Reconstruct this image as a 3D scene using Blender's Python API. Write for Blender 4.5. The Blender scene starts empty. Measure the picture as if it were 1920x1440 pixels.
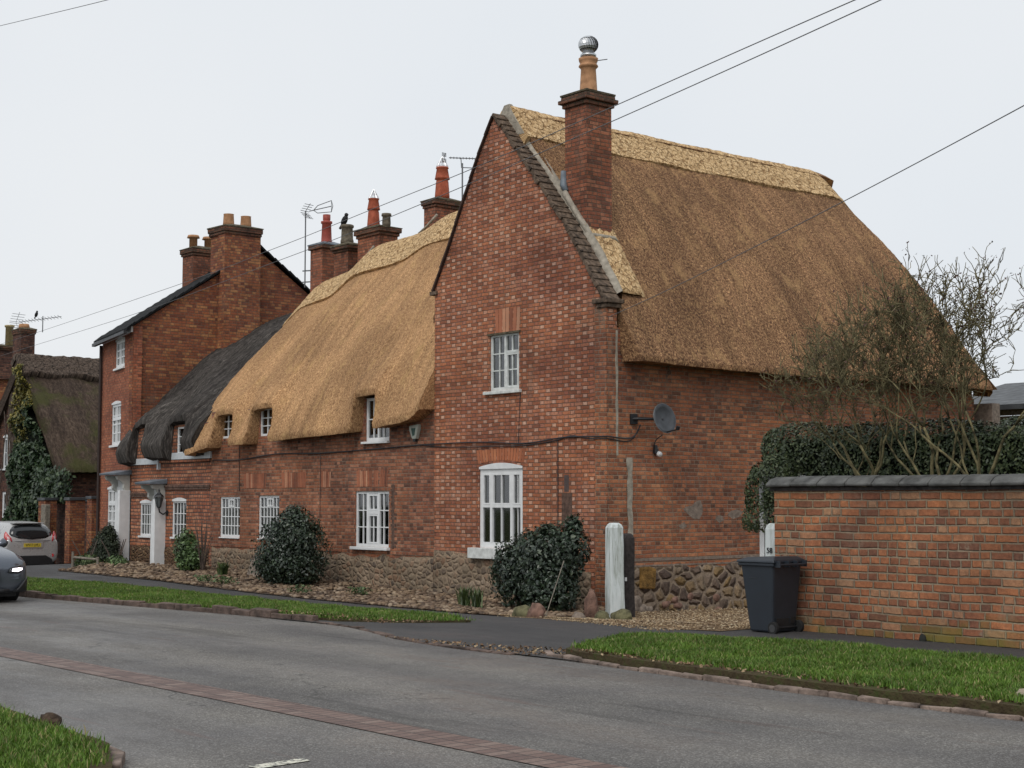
import bpy, bmesh, math, random
import numpy as np
from mathutils import Vector, Matrix, noise
R=math.radians
random.seed(7); rng=np.random.default_rng(7)
S=bpy.context.scene
COL=S.collection
# ------------------------------------------------------------------ ground height
def interp(x,t):
    if x<=t[0][0]: return t[0][1]
    for (a,b),(c,d) in zip(t,t[1:]):
        if x<=c: return b+(d-b)*(x-a)/(c-a)
    return t[-1][1]
G0=[(-60,-.3),(-30,-.15),(-24,-.12),(-20.5,.26),(-17,.3),(-14,.24),(-5,.04),(0,0),(6,-.03),(60,-.03)]
GR=[(-60,-.3),(-30,0),(-20,.15),(-8,.2),(0,.3),(60,.3)]
GL=[(-60,6.5),(0,6.5),(6,3.2),(60,3.2)]
def smooth(t):
    t=max(0,min(1,t)); return t*t*(3-2*t)
def G(x,y):
    b=interp(x,G0)
    if y>0: b-=.03*min(y,6)*smooth((x+1)/2)
    return b+(interp(x,GR)-b)*smooth(-y/interp(x,GL))
# ------------------------------------------------------------------ materials
class NT:
    def __init__(s,name):
        s.m=bpy.data.materials.new(name); s.m.use_nodes=True
        s.t=s.m.node_tree; s.b=s.t.nodes['Principled BSDF']; s.L=s.t.links
    def put(s,sock,v):
        if v is None: return
        if isinstance(v,bpy.types.NodeSocket): s.L.new(v,sock)
        elif isinstance(v,(tuple,list)) and len(v)==3 and sock.type=='RGBA': sock.default_value=(*v,1)
        else: sock.default_value=v
    def node(s,t,**k):
        n=s.t.nodes.new(t)
        for a,b in k.items(): setattr(n,a,b)
        return n
    def math(s,op,a,b=None,c=None):
        n=s.node('ShaderNodeMath',operation=op)
        for i,v in enumerate((a,b,c)):
            if v is not None: s.put(n.inputs[i],v)
        return n.outputs[0]
    def vmath(s,op,a,b=None):
        n=s.node('ShaderNodeVectorMath',operation=op); s.put(n.inputs[0],a)
        if b is not None: s.put(n.inputs['Scale'] if op=='SCALE' else n.inputs[1],b)
        return n.outputs['Value'] if op=='LENGTH' else n.outputs['Vector']
    def mix(s,f,a,b,mode='MIX'):
        n=s.node('ShaderNodeMix',data_type='RGBA',blend_type=mode)
        s.put(n.inputs['Factor'],f); s.put(n.inputs[6],a); s.put(n.inputs[7],b); return n.outputs[2]
    def noise(s,vec,scale,detail=3,rough=.55,dist=0,out='Fac'):
        n=s.node('ShaderNodeTexNoise'); s.put(n.inputs['Vector'],vec); n.inputs['Scale'].default_value=scale
        n.inputs['Detail'].default_value=detail; n.inputs['Roughness'].default_value=rough; n.inputs['Distortion'].default_value=dist
        return n.outputs[out]
    def ramp(s,f,stops,interp='LINEAR'):
        n=s.node('ShaderNodeValToRGB'); n.color_ramp.interpolation=interp; e=n.color_ramp.elements
        while len(e)<len(stops): e.new(.5)
        for i,(p,c) in enumerate(stops):
            e[i].position=p; e[i].color=(*c,1) if len(c)==3 else c
        s.put(n.inputs[0],f); return n.outputs[0]
    def mr(s,v,a,b,c=0.,d=1.):
        n=s.node('ShaderNodeMapRange'); s.put(n.inputs[0],v)
        for i,q in enumerate((a,b,c,d)): n.inputs[i+1].default_value=q
        return n.outputs[0]
    def tc(s,o='Object'): return s.node('ShaderNodeTexCoord').outputs[o]
    def map(s,vec,scale=(1,1,1),rot=(0,0,0)):
        n=s.node('ShaderNodeMapping'); s.put(n.inputs[0],vec); n.inputs['Scale'].default_value=scale; n.inputs['Rotation'].default_value=rot; return n.outputs[0]
    def sep(s,v):
        n=s.node('ShaderNodeSeparateXYZ'); s.put(n.inputs[0],v); return n.outputs
    def comb(s,x,y,z=0.):
        n=s.node('ShaderNodeCombineXYZ')
        for i,v in enumerate((x,y,z)): s.put(n.inputs[i],v)
        return n.outputs[0]
    def white(s,vec):
        n=s.node('ShaderNodeTexWhiteNoise',noise_dimensions='3D'); s.put(n.inputs['Vector'],vec); return n.outputs[0]
    def bump(s,h,dist=.01,strength=1.):
        n=s.node('ShaderNodeBump'); s.put(n.inputs['Height'],h); n.inputs['Distance'].default_value=dist; n.inputs['Strength'].default_value=strength
        s.L.new(n.outputs[0],s.b.inputs['Normal']); return n
    def base(s,c): s.put(s.b.inputs['Base Color'],c)
    def rough(s,r): s.put(s.b.inputs['Roughness'],r)
    def spec(s,v): s.put(s.b.inputs['Specular IOR Level'],v)
MC={}
def simple(name,col,rough=.6,metal=0,var=.15,scale=8,spec=.4,bump=.0,emit=0):
    if name in MC: return MC[name]
    n=NT(name); p=n.tc()
    f=n.noise(p,scale,4)
    dk=tuple(c*(1-var*1.6) for c in col); lt=tuple(min(1,c*(1+var)) for c in col)
    n.base(n.ramp(f,[(.3,dk),(.7,lt)])); n.rough(n.mr(f,.3,.7,min(1,rough*1.15),rough*.9)); n.b.inputs['Metallic'].default_value=metal; n.spec(spec)
    if bump: n.bump(n.noise(p,scale*5,4),bump)
    if emit:
        n.b.inputs['Emission Color'].default_value=(*col,1); n.b.inputs['Emission Strength'].default_value=emit
    MC[name]=n.m; return n.m

def brick(name,h,L,mode,stops,mortar,mw=.006,hstops=None,grime=.35,seed=0.,warp=.012,bd=.012,moss=0,blotch=None,every=4.):
    n=NT(name); P=n.tc(); N=n.sep(n.tc('Normal'))
    w=n.vmath('SCALE',n.vmath('SUBTRACT',n.noise(P,1.1,3,out='Color'),(.5,.5,.5)),warp*3)
    w2=n.vmath('SCALE',n.vmath('SUBTRACT',n.noise(P,14.,2,out='Color'),(.5,.5,.5)),warp*1.1)
    Q=n.sep(n.vmath('ADD',P,n.vmath('ADD',w,w2)))
    isx=n.math('GREATER_THAN',n.math('ABSOLUTE',N[0]),.6)
    u=n.math('ADD',n.math('MULTIPLY',Q[1],isx),n.math('MULTIPLY',Q[0],n.math('SUBTRACT',1.,isx)))
    v=n.math('ADD',n.math('DIVIDE',Q[2],h),100.)
    row=n.math('FLOOR',v); fv=n.math('FRACT',v)
    par=n.math('MODULO',row,2.)
    if mode=='flemish':
        PP=L*1.5
        uu=n.math('ADD',n.math('ADD',n.math('DIVIDE',u,PP),n.math('MULTIPLY',par,.5)),200.)
        f=n.math('FRACT',uu); hd=n.math('GREATER_THAN',f,.6667)
        e1=n.math('MINIMUM',f,n.math('SUBTRACT',.6667,f)); e2=n.math('MINIMUM',n.math('SUBTRACT',f,.6667),n.math('SUBTRACT',1.,f))
        e=n.math('ADD',n.math('MULTIPLY',e2,hd),n.math('MULTIPLY',e1,n.math('SUBTRACT',1.,hd)))
        eu=n.math('MULTIPLY',e,PP); col=n.math('ADD',n.math('MULTIPLY',n.math('FLOOR',uu),2.),hd)
    else:
        hd=n.math('LESS_THAN',n.math('MODULO',row,every),.5)
        LL=n.math('MULTIPLY',n.math('SUBTRACT',1.,n.math('MULTIPLY',hd,.5)),L)
        jit=n.math('MULTIPLY',n.white(n.comb(row,seed,3.)),.35)
        uu=n.math('ADD',n.math('ADD',n.math('DIVIDE',u,LL),n.math('ADD',n.math('MULTIPLY',par,.5),jit)),200.)
        f=n.math('FRACT',uu); fl=n.math('FLOOR',uu)
        # some stretchers are pairs of headers
        sp=n.math('MULTIPLY',n.math('GREATER_THAN',n.white(n.comb(fl,row,seed+7)),.72),n.math('SUBTRACT',1.,hd))
        e=n.math('MINIMUM',f,n.math('SUBTRACT',1.,f))
        em=n.math('ABSOLUTE',n.math('SUBTRACT',f,.5))
        e=n.math('ADD',n.math('MULTIPLY',n.math('MINIMUM',e,em),sp),n.math('MULTIPLY',e,n.math('SUBTRACT',1.,sp)))
        eu=n.math('MULTIPLY',e,LL)
        col=n.math('ADD',fl,n.math('MULTIPLY',n.math('MULTIPLY',sp,n.math('GREATER_THAN',f,.5)),.37))
    ev=n.math('MULTIPLY',n.math('MINIMUM',fv,n.math('SUBTRACT',1.,fv)),h)
    ed=n.math('ADD',n.math('MINIMUM',eu,ev),n.math('MULTIPLY',n.math('SUBTRACT',n.noise(P,32,3,.65),.5),.013))
    bm=n.mr(ed,mw*.6,mw*1.5)
    idv=n.comb(col,row,seed)
    rnd=n.white(idv); rnd2=n.white(n.vmath('ADD',idv,(31.,17.,5.)))
    c=n.ramp(rnd,stops)
    if hstops: c=n.mix(hd if mode=='flemish' else n.math('MULTIPLY',hd,1.),c,n.ramp(rnd2,hstops))
    fine=n.noise(P,60,3,.7)
    c=n.mix(1.,c,n.ramp(fine,[(.25,(.72,.72,.72)),(.75,(1.15,1.13,1.1))]),'MULTIPLY')
    c=n.mix(1.,c,n.ramp(n.noise(P,17,4,.7),[(.3,(.68,.66,.66)),(.7,(1.28,1.25,1.2))]),'MULTIPLY')
    mcol=n.mix(1.,mortar,n.ramp(n.noise(P,5,3),[(.3,(.75,.75,.75)),(.7,(1.1,1.1,1.1))]),'MULTIPLY')
    c=n.mix(bm,mcol,c)
    if blotch:
        c=n.mix(n.mr(n.noise(P,2.3,5,.7),.63,.68),c,blotch)
    g=n.ramp(n.noise(P,.9,5,.65),[(.3,(1-grime,)*3),(.62,(1.05,)*3)])
    c=n.mix(1.,c,g,'MULTIPLY')
    c=n.mix(1.,c,n.ramp(n.noise(n.map(P,(.55,.55,.8)),1.,4,.6,.5),[(.34,(.80,.76,.80)),(.5,(1.,1.,1.)),(.66,(1.12,1.06,.97))]),'MULTIPLY')
    c=n.mix(n.math('MULTIPLY',n.mr(n.noise(n.map(P,(1.,1.,.55)),1.9,5,.75,.4),.58,.70),.5),c,n.mix(.5,mortar,(.16,.12,.095)))
    if moss:
        z=n.sep(P)[2]
        mk=n.math('MULTIPLY',n.mr(n.math('SUBTRACT',z,n.math('MULTIPLY',n.noise(P,1.3,4),1.0)),-.1,-.45),n.mr(rnd2,.35,.7))
        c=n.mix(n.math('MULTIPLY',mk,moss),c,(.16,.15,.03))
    n.base(c); n.rough(.88); n.spec(.25)
    n.bump(n.math('ADD',n.math('ADD',bm,n.math('MULTIPLY',fine,.35)),n.math('MULTIPLY',rnd,.3)),bd)
    return n.m
RED=[(0,(.25,.10,.062)),(.10,(.32,.12,.066)),(.45,(.40,.150,.08)),(.75,(.45,.175,.093)),(1,(.49,.23,.145))]
HEAD=[(0,(.36,.135,.085)),(.22,(.44,.19,.125)),(.6,(.54,.29,.205)),(1,(.64,.40,.30))]
M_gable=brick('flemish_brick',.070,.222,'flemish',RED,(.19,.13,.095),mw=.0055,hstops=HEAD,grime=.30)
M_side=brick('side_brick',.073,.225,'garden',[(0,(.16,.078,.052)),(.12,(.25,.105,.064)),(.5,(.36,.143,.078)),(.8,(.43,.17,.086)),(1,(.48,.23,.13))],(.30,.225,.165),mw=.0068,grime=.25,seed=3.,blotch=(.15,.115,.09))
M_cot=brick('cottage_brick',.072,.225,'garden',[(0,(.14,.068,.05)),(.15,(.24,.098,.062)),(.6,(.36,.14,.078)),(1,(.46,.22,.14))],(.29,.215,.155),mw=.0062,grime=.38,seed=5.,every=2.)
M_cot2=brick('orange_cottage_brick',.088,.235,'garden',[(0,(.27,.10,.058)),(.4,(.43,.16,.085)),(1,(.52,.25,.15))],(.13,.095,.08),mw=.011,grime=.3,seed=9.,warp=.02)
M_tall=brick('tall_house_brick',.078,.23,'garden',[(0,(.19,.072,.048)),(.35,(.30,.105,.058)),(.7,(.36,.135,.066)),(1,(.46,.23,.105))],(.19,.12,.085),mw=.0065,grime=.3,seed=12.)
M_tallf=brick('tall_front_brick',.072,.2,'flemish',[(0,(.27,.095,.055)),(.5,(.40,.135,.075)),(1,(.45,.17,.095))],(.22,.14,.10),mw=.005,hstops=[(0,(.25,.07,.04)),(1,(.40,.17,.10))],grime=.2,seed=14.)
M_gw=brick('garden_wall_brick',.098,.285,'garden',[(0,(.19,.095,.066)),(.2,(.26,.115,.07)),(.5,(.37,.155,.082)),(.8,(.44,.185,.09)),(1,(.42,.25,.15))],(.33,.26,.18),mw=.010,grime=.38,seed=21.,moss=.85,bd=.02,every=5.,blotch=(.27,.19,.13))
M_chim=brick('chimney_brick',.073,.225,'garden',[(0,(.17,.078,.056)),(.3,(.28,.105,.065)),(.7,(.35,.13,.075)),(1,(.40,.18,.115))],(.17,.12,.09),mw=.006,grime=.5,seed=25.)
M_far=brick('old_dark_brick',.075,.225,'garden',[(0,(.06,.035,.03)),(.5,(.13,.06,.047)),(1,(.2,.1,.07))],(.10,.08,.065),mw=.006,grime=.5,seed=31.)

def stone_mat(name,scale,stops,mortar,seed=0,mortw=.07,depth=.05):
    n=NT(name); P=n.tc(); N=n.sep(n.tc('Normal'))
    Q=n.sep(n.vmath('ADD',P,n.vmath('SCALE',n.vmath('SUBTRACT',n.noise(P,3.,3,out='Color'),(.5,.5,.5)),.16)))
    ix=n.math('GREATER_THAN',n.math('ABSOLUTE',N[0]),.7)
    Q=n.comb(n.math('ADD',n.math('ADD',n.math('MULTIPLY',Q[1],ix),n.math('MULTIPLY',Q[0],n.math('SUBTRACT',1.,ix))),seed*3.1+50.),n.math('MULTIPLY',Q[2],1.3),0.)
    v1=n.node('ShaderNodeTexVoronoi',feature='F1',voronoi_dimensions='2D'); v1.inputs['Scale'].default_value=scale; n.put(v1.inputs['Vector'],Q)
    v2=n.node('ShaderNodeTexVoronoi',feature='DISTANCE_TO_EDGE',voronoi_dimensions='2D'); v2.inputs['Scale'].default_value=scale; n.put(v2.inputs['Vector'],Q)
    e=n.math('SUBTRACT',n.math('ADD',v2.outputs[0],n.math('MULTIPLY',n.math('SUBTRACT',n.noise(P,12,3),.5),.10)),n.math('MULTIPLY',n.math('MAXIMUM',n.math('SUBTRACT',v1.outputs['Distance'],.45),0.),.40))
    m=n.mr(e,mortw*.5,mortw*1.5)
    r=n.sep(v1.outputs['Color'])[0]
    c=n.ramp(r,stops)
    c=n.mix(1.,c,n.ramp(n.noise(P,22,4,.7),[(.3,(.6,.6,.6)),(.75,(1.25,1.22,1.18))]),'MULTIPLY')
    mc=n.mix(1.,mortar,n.ramp(n.noise(P,30,3),[(.3,(.65,.65,.65)),(.7,(1.15,1.15,1.15))]),'MULTIPLY')
    c=n.mix(m,mc,c)
    c=n.mix(1.,c,n.ramp(n.noise(P,1.1,4),[(.3,(.62,.62,.6)),(.65,(1.05,1.05,1.05))]),'MULTIPLY')
    n.base(c); n.rough(.88); n.spec(.25)
    n.bump(n.math('ADD',n.mr(e,0.,.3),n.math('MULTIPLY',n.noise(P,25,4),.25)),depth)
    return n.m
M_stone=stone_mat('fieldstone',6.5,[(0,(.13,.10,.08)),(.3,(.24,.18,.13)),(.55,(.30,.235,.17)),(.8,(.28,.175,.115)),(1,(.38,.30,.225))],(.30,.225,.155),mortw=.065,depth=.022)
M_stone2=stone_mat('large_fieldstone',4.0,[(0,(.10,.07,.058)),(.35,(.18,.13,.098)),(.6,(.25,.19,.145)),(.85,(.26,.17,.075)),(1,(.29,.23,.18))],(.27,.205,.15),seed=4,mortw=.07,depth=.07)
M_stone3=stone_mat('brown_fieldstone',8.,[(0,(.10,.055,.033)),(.4,(.2,.11,.06)),(.7,(.26,.16,.085)),(1,(.3,.2,.12))],(.17,.11,.07),seed=9,mortw=.08)

def thatch_mat(name,lo,mid,hi,scale=(26,9),streak=.35,patch=(.45,.3,.13),patchamt=.5,bd=.03,moss=None,thr=(.32,.5,.7)):
    n=NT(name); U=n.tc('UV'); P=n.tc()
    W=n.vmath('ADD',U,n.vmath('SCALE',n.vmath('SUBTRACT',n.noise(U,3.,2,out='Color'),(.5,.5,.5)),.05))
    a=n.noise(n.map(W,(scale[0],scale[1],1)),1.,3,.7,.6)
    b=n.noise(n.map(W,(scale[0]*2.3,scale[1]*2.6,1)),1.,2,.7,.4)
    f=n.math('ADD',n.math('MULTIPLY',a,.6),n.math('MULTIPLY',b,.4))
    c=n.ramp(f,[(thr[0],lo),(thr[1],mid),(thr[2],hi)])
    st=n.noise(n.map(W,(5.5,.45,1)),1.,4,.6)
    c=n.mix(1.,c,n.ramp(st,[(.32,(1-streak,)*3),(.66,(1+streak*.5,)*3)]),'MULTIPLY')
    pt=n.noise(n.map(W,(2.9,1.6,1)),1.,4,.6,.2); big=n.noise(n.map(W,(.5,.35,1)),1.,4,.6); c=n.mix(1.,c,n.ramp(big,[(.36,(.72,.70,.70)),(.62,(1.14,1.12,1.1))]),'MULTIPLY')
    c=n.mix(n.math('MULTIPLY',n.mr(pt,.55,.66),patchamt),c,n.mix(1.,patch,n.ramp(f,[(.3,(.5,.45,.4)),(.65,(1.15,1.15,1.1))]),'MULTIPLY'))
    if moss: c=n.mix(n.math('MULTIPLY',n.mr(n.noise(P,.75,5,.65),.5,.64),.8),c,moss)
    n.base(c); n.rough(.9); n.spec(.15)
    n.bump(n.math('ADD',f,n.math('MULTIPLY',st,.6)),bd)
    return n.m
M_thA=thatch_mat('reed_thatch_brown',(.062,.029,.019),(.225,.120,.064),(.60,.37,.185),scale=(30,21),streak=.28,patch=(.47,.29,.145),patchamt=.55,thr=(.40,.5,.61))
M_thB=thatch_mat('reed_thatch_golden',(.15,.08,.042),(.42,.24,.117),(.75,.49,.255),scale=(36,17),streak=.24,patch=(.56,.36,.165),patchamt=.45,thr=(.37,.5,.63))
M_thC=thatch_mat('old_grey_thatch',(.020,.018,.017),(.058,.052,.048),(.23,.21,.19),scale=(28,3.),streak=.5,patch=(.04,.04,.035),patchamt=.4,bd=.06)
M_thE=thatch_mat('mossy_dark_thatch',(.025,.018,.014),(.07,.05,.038),(.14,.105,.08),scale=(14,5),streak=.4,patch=(.05,.035,.03),bd=.06,moss=(.055,.058,.018))
def ridge_mat(name,lo,mid,hi,ln):
    n=NT(name); U=n.tc('UV')
    W=n.vmath('ADD',U,n.vmath('SCALE',n.vmath('SUBTRACT',n.noise(U,7.,2,out='Color'),(.5,.5,.5)),.07))
    a=n.noise(n.map(W,(34,12,1),(0,0,.5)),1.,3,.7,.5); b=n.noise(n.map(W,(34,12,1),(0,0,-.6)),1.,3,.7,.5)
    sw=n.math('GREATER_THAN',n.noise(W,6,1),.5)
    f=n.math('ADD',n.math('MULTIPLY',a,sw),n.math('MULTIPLY',b,n.math('SUBTRACT',1.,sw)))
    c=n.ramp(f,[(.33,lo),(.5,mid),(.66,hi)])
    s=n.sep(W)
    W3=n.vmath('ADD',U,n.vmath('SCALE',n.vmath('SUBTRACT',n.noise(U,4.,3,out='Color'),(.5,.5,.5)),.22))
    vo=n.node('ShaderNodeTexVoronoi',feature='DISTANCE_TO_EDGE'); vo.inputs['Scale'].default_value=1.; n.put(vo.inputs['Vector'],n.map(W3,(5.5,9.,1),(0,0,.7)))
    brk=n.mr(n.noise(U,9,2),.42,.58)
    m=n.math('MAXIMUM',n.mr(vo.outputs[0],.02,.09),n.math('MULTIPLY',brk,.85))
    c=n.mix(m,ln,c)
    n.base(c); n.rough(.88); n.spec(.2)
    n.bump(n.math('ADD',m,n.math('MULTIPLY',f,.8)),.03)
    return n.m
M_ridge=ridge_mat('straw_ridge',(.22,.12,.055),(.60,.40,.20),(.84,.63,.38),(.30,.17,.075))
M_ridgeD=ridge_mat('old_straw_ridge',(.035,.025,.02),(.09,.065,.05),(.17,.13,.1),(.02,.015,.012))

M_white=simple('white_paint',(.72,.73,.73),.45,var=.06,scale=6)
M_whitew=simple('worn_white_paint',(.62,.64,.62),.6,var=.16,scale=9,bump=.004)
M_mort=simple('lime_mortar',(.36,.32,.26),.9,var=.22,scale=9,bump=.012)
M_mort2=simple('grey_render',(.23,.18,.145),.9,var=.25,scale=12,bump=.012)
M_lead=simple('lead_flashing',(.16,.19,.22),.5,var=.2,scale=7)
M_pot=simple('buff_clay_pot',(.42,.22,.11),.75,var=.18,scale=9)
M_potr=simple('red_clay_pot',(.36,.085,.04),.75,var=.22,scale=8)
M_potg=simple('weathered_grey_pot',(.15,.125,.09),.85,var=.3,scale=12)
M_poty=simple('yellow_clay_pot',(.42,.33,.17),.8,var=.2,scale=10)
M_steel=simple('galvanised_steel',(.55,.56,.57),.32,metal=.85,var=.08,scale=20)
M_wire=simple('dark_wire',(.03,.03,.035),.6,var=.1)
M_alu=simple('aerial_aluminium',(.17,.18,.19),.5,metal=.3,var=.1)
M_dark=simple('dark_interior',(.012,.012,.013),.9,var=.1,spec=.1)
M_curt=simple('net_curtain',(.42,.43,.43),.9,var=.25,scale=5)
M_curt2=simple('beige_curtain',(.34,.30,.22),.9,var=.25,scale=4)
M_slate=simple('slate',(.055,.06,.065),.5,var=.3,scale=4)
M_black=simple('black_plastic',(.018,.019,.021),.45,var=.15)
M_bin=simple('charcoal_bin_plastic',(.021,.027,.036),.42,var=.12,scale=3,spec=.5)
M_rubber=simple('tyre_rubber',(.014,.014,.014),.8,var=.15)
M_tile=simple('mossy_clay_tiles',(.13,.09,.062),.9,var=.55,scale=11,bump=.02)
M_cem=simple('mossy_cement',(.115,.095,.06),.92,var=.45,scale=9,bump=.02)
M_soil=simple('soil',(.075,.05,.034),.95,var=.35,scale=12,bump=.02)
M_oakw=simple('weathered_wood',(.20,.175,.14),.85,var=.3,scale=14,bump=.005)
M_darkw=simple('dark_stained_wood',(.035,.028,.026),.75,var=.35,scale=14,bump=.005)
M_soldier=simple('soldier_brick_face',(.36,.15,.088),.88,var=.3,scale=10,bump=.01)
M_bronze=simple('silver_car_paint',(.47,.47,.465),.28,metal=.35,var=.02,spec=.5)
M_greyp=simple('grey_car_paint',(.12,.135,.16),.16,metal=.5,var=.02,spec=.5)
M_cglass=simple('car_glass',(.012,.014,.016),.06,var=.05,spec=.6)
M_red=simple('tail_light_red',(.45,.02,.025),.2,var=.1,spec=.6)
M_cred=simple('pale_reflector',(.55,.35,.35),.2,var=.1)
M_plate=simple('yellow_number_plate',(.62,.47,.05),.4,var=.05)
M_platew=simple('white_number_plate',(.7,.7,.68),.4,var=.05)
M_hl=simple('lit_headlight',(1.,.93,1.),.2,var=0,emit=3.)
M_bark=simple('mossy_bark',(.17,.145,.072),.9,var=.5,scale=9,bump=.01)
M_bark2=simple('grey_brown_bark',(.10,.075,.06),.9,var=.35,scale=12,bump=.01)
M_bud=simple('brown_seed_buds',(.10,.05,.045),.85,var=.4,scale=15)
M_bird=simple('black_feathers',(.015,.015,.017),.6,var=.2)
M_stonelone=simple('pale_stone',(.22,.175,.14),.9,var=.35,scale=9,bump=.02)
M_stonered=simple('reddish_stone',(.20,.115,.085),.9,var=.35,scale=9,bump=.02)
M_stonemoss=simple('mossy_stone',(.13,.12,.06),.9,var=.4,scale=9,bump=.02)
M_ochre=simple('ochre_ironstone',(.22,.12,.03),.9,var=.4,scale=9,bump=.03)
M_fascia=simple('pale_fascia',(.55,.58,.60),.5,var=.08)
M_kerbm=simple('granite_kerb',(.22,.165,.135),.85,var=.45,scale=5,bump=.02)
M_kerbd=simple('worn_brown_kerb',(.11,.075,.06),.85,var=.45,scale=5,bump=.02)
M_orange=simple('orange_sign_card',(.55,.14,.02),.7,var=.1)
M_yel=simple('yellow_sign_card',(.6,.5,.04),.7,var=.1)

def leafmat(name,stops,rough=.5,trans=.0,spec=.4):
    n=NT(name); g=n.node('ShaderNodeNewGeometry')
    c=n.ramp(g.outputs['Random Per Island'],stops)
    cl=n.ramp(n.noise(n.tc(),1.7,3),[(.3,(.7,.7,.7)),(.7,(1.2,1.2,1.1))])
    n.base(n.mix(1.,c,cl,'MULTIPLY')); n.rough(rough); n.spec(spec)
    return n.m
M_holly=leafmat('dark_evergreen_leaves',[(0,(.012,.022,.014)),(.6,(.024,.042,.024)),(.93,(.045,.07,.04)),(1,(.11,.13,.09))],.38,spec=.5)
M_hedge=leafmat('privet_hedge_leaves',[(0,(.022,.036,.016)),(.6,(.045,.066,.028)),(1,(.10,.12,.055))],.45)
M_ivy=leafmat('ivy_leaves',[(0,(.016,.032,.016)),(.6,(.032,.06,.026)),(1,(.07,.10,.045))],.42)
M_ivyy=leafmat('yellowing_ivy_leaves',[(0,(.05,.06,.015)),(.5,(.16,.14,.035)),(1,(.30,.25,.06))],.5)
M_conif=leafmat('conifer_foliage',[(0,(.012,.02,.011)),(.7,(.028,.042,.022)),(1,(.055,.07,.035))],.6)
M_laurel=leafmat('bright_laurel_leaves',[(0,(.035,.06,.02)),(.6,(.07,.12,.04)),(1,(.13,.2,.07))],.45)
M_herb=leafmat('low_herb_leaves',[(0,(.04,.06,.025)),(.6,(.07,.11,.035)),(1,(.13,.17,.06))],.5)
M_grass=leafmat('verge_grass_blades',[(0,(.055,.10,.014)),(.5,(.09,.175,.022)),(.84,(.14,.235,.038)),(.92,(.22,.22,.08)),(1,(.34,.28,.15))],.5,spec=.25)
M_pebble=leafmat('golden_gravel_stones',[(0,(.10,.065,.04)),(.4,(.26,.175,.105)),(.8,(.40,.30,.19)),(1,(.55,.46,.34))],.8)
M_rub=leafmat('rubble_edging_stones',[(0,(.07,.048,.035)),(.4,(.16,.105,.07)),(.8,(.24,.17,.115)),(1,(.31,.24,.18))],.85)
M_leaflit=leafmat('dead_leaf_litter',[(0,(.10,.055,.03)),(.6,(.2,.12,.07)),(1,(.42,.32,.2))],.8)

def asphalt(name,base,spk,wet=.5,tracks=True,puddle=.0):
    n=NT(name); P=n.tc()
    f=n.noise(P,70,3,.75); f2=n.noise(P,1.2,4,.6); f3=n.noise(n.map(P,(.18,2.2,1)),1.,4,.6)
    g=n.node('ShaderNodeTexVoronoi'); g.inputs['Scale'].default_value=85; n.put(g.inputs['Vector'],P)
    ag=n.sep(g.outputs['Color'])[0]
    c=n.mix(n.mr(ag,.55,1.),base,spk)
    c=n.mix(1.,c,n.ramp(f,[(.3,(.55,.55,.55)),(.7,(1.3,1.3,1.3))]),'MULTIPLY')
    c=n.mix(1.,c,n.ramp(f2,[(.3,(.78,.78,.8)),(.7,(1.12,1.11,1.08))]),'MULTIPLY')
    if tracks: c=n.mix(n.math('MULTIPLY',n.mr(f3,.60,.69),.55),c,tuple(b*.45 for b in base))
    if tracks: c=n.mix(n.math('MULTIPLY',n.mr(n.noise(n.map(P,(.3,3.2,1)),1.3,3,.5),.66,.72),.4),c,(.12,.07,.055))
    if tracks:
        yy=n.sep(n.vmath('ADD',P,n.vmath('SCALE',n.noise(P,.35,2,out='Color'),.9)))[1]
        tk=n.math('SINE',n.math('MULTIPLY',yy,3.6)); c=n.mix(1.,c,n.ramp(n.mr(tk,-1,1),[(.15,(.86,.86,.87)),(.6,(1.,1.,1.)),(.9,(1.10,1.09,1.07))]),'MULTIPLY')
        ck=n.node('ShaderNodeTexVoronoi',feature='DISTANCE_TO_EDGE'); ck.inputs['Scale'].default_value=1.; n.put(ck.inputs['Vector'],n.map(n.vmath('ADD',P,n.vmath('SCALE',n.noise(P,2.5,4,out='Color'),.6)),(.28,.7,1)))
        cm=n.math('MULTIPLY',n.mr(ck.outputs[0],.010,.004),n.mr(n.noise(P,.5,2),.50,.58)); c=n.mix(n.math('MULTIPLY',cm,.6),c,(.03,.028,.026))
    n.base(c)
    w=n.noise(n.map(P,(.35,1.,1)),.9,4,.6)
    n.rough(n.mr(w,.36,.60,.80-wet*.45,.9)); n.spec(.5)
    n.bump(n.math('ADD',n.math('MULTIPLY',f,1.),n.math('MULTIPLY',g.outputs[0],.8)),.006,.8)
    return n.m
M_road=asphalt('road_asphalt',(.112,.105,.097),(.25,.24,.225),.95)
M_pave=asphalt('footway_asphalt',(.042,.041,.042),(.075,.072,.07),.6,False)
def setts(name):
    n=NT(name); P=n.tc(); s=n.sep(P)
    u=n.math('ADD',n.math('DIVIDE',s[0],.115),900.); v=n.math('ADD',n.math('DIVIDE',s[1],.2),.35+100)
    fu=n.math('FRACT',u); fv=n.math('FRACT',v)
    e=n.math('MINIMUM',n.math('MULTIPLY',n.math('MINIMUM',fu,n.math('SUBTRACT',1.,fu)),.115),n.math('MULTIPLY',n.math('MINIMUM',fv,n.math('SUBTRACT',1.,fv)),.2))
    m=n.mr(e,.003,.008)
    r=n.white(n.comb(n.math('FLOOR',u),n.math('FLOOR',v),2.))
    c=n.ramp(r,[(0,(.115,.07,.058)),(.6,(.165,.105,.085)),(1,(.20,.14,.115))])
    c=n.mix(1.,c,n.ramp(n.noise(P,40,3,.7),[(.3,(.7,.7,.7)),(.7,(1.2,1.2,1.2))]),'MULTIPLY')
    n.base(n.mix(m,(.05,.042,.038),c)); n.rough(.62); n.bump(n.math('ADD',m,n.math('MULTIPLY',n.noise(P,60,3),.4)),.008); return n.m
M_setts=setts('red_brick_setts')
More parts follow.
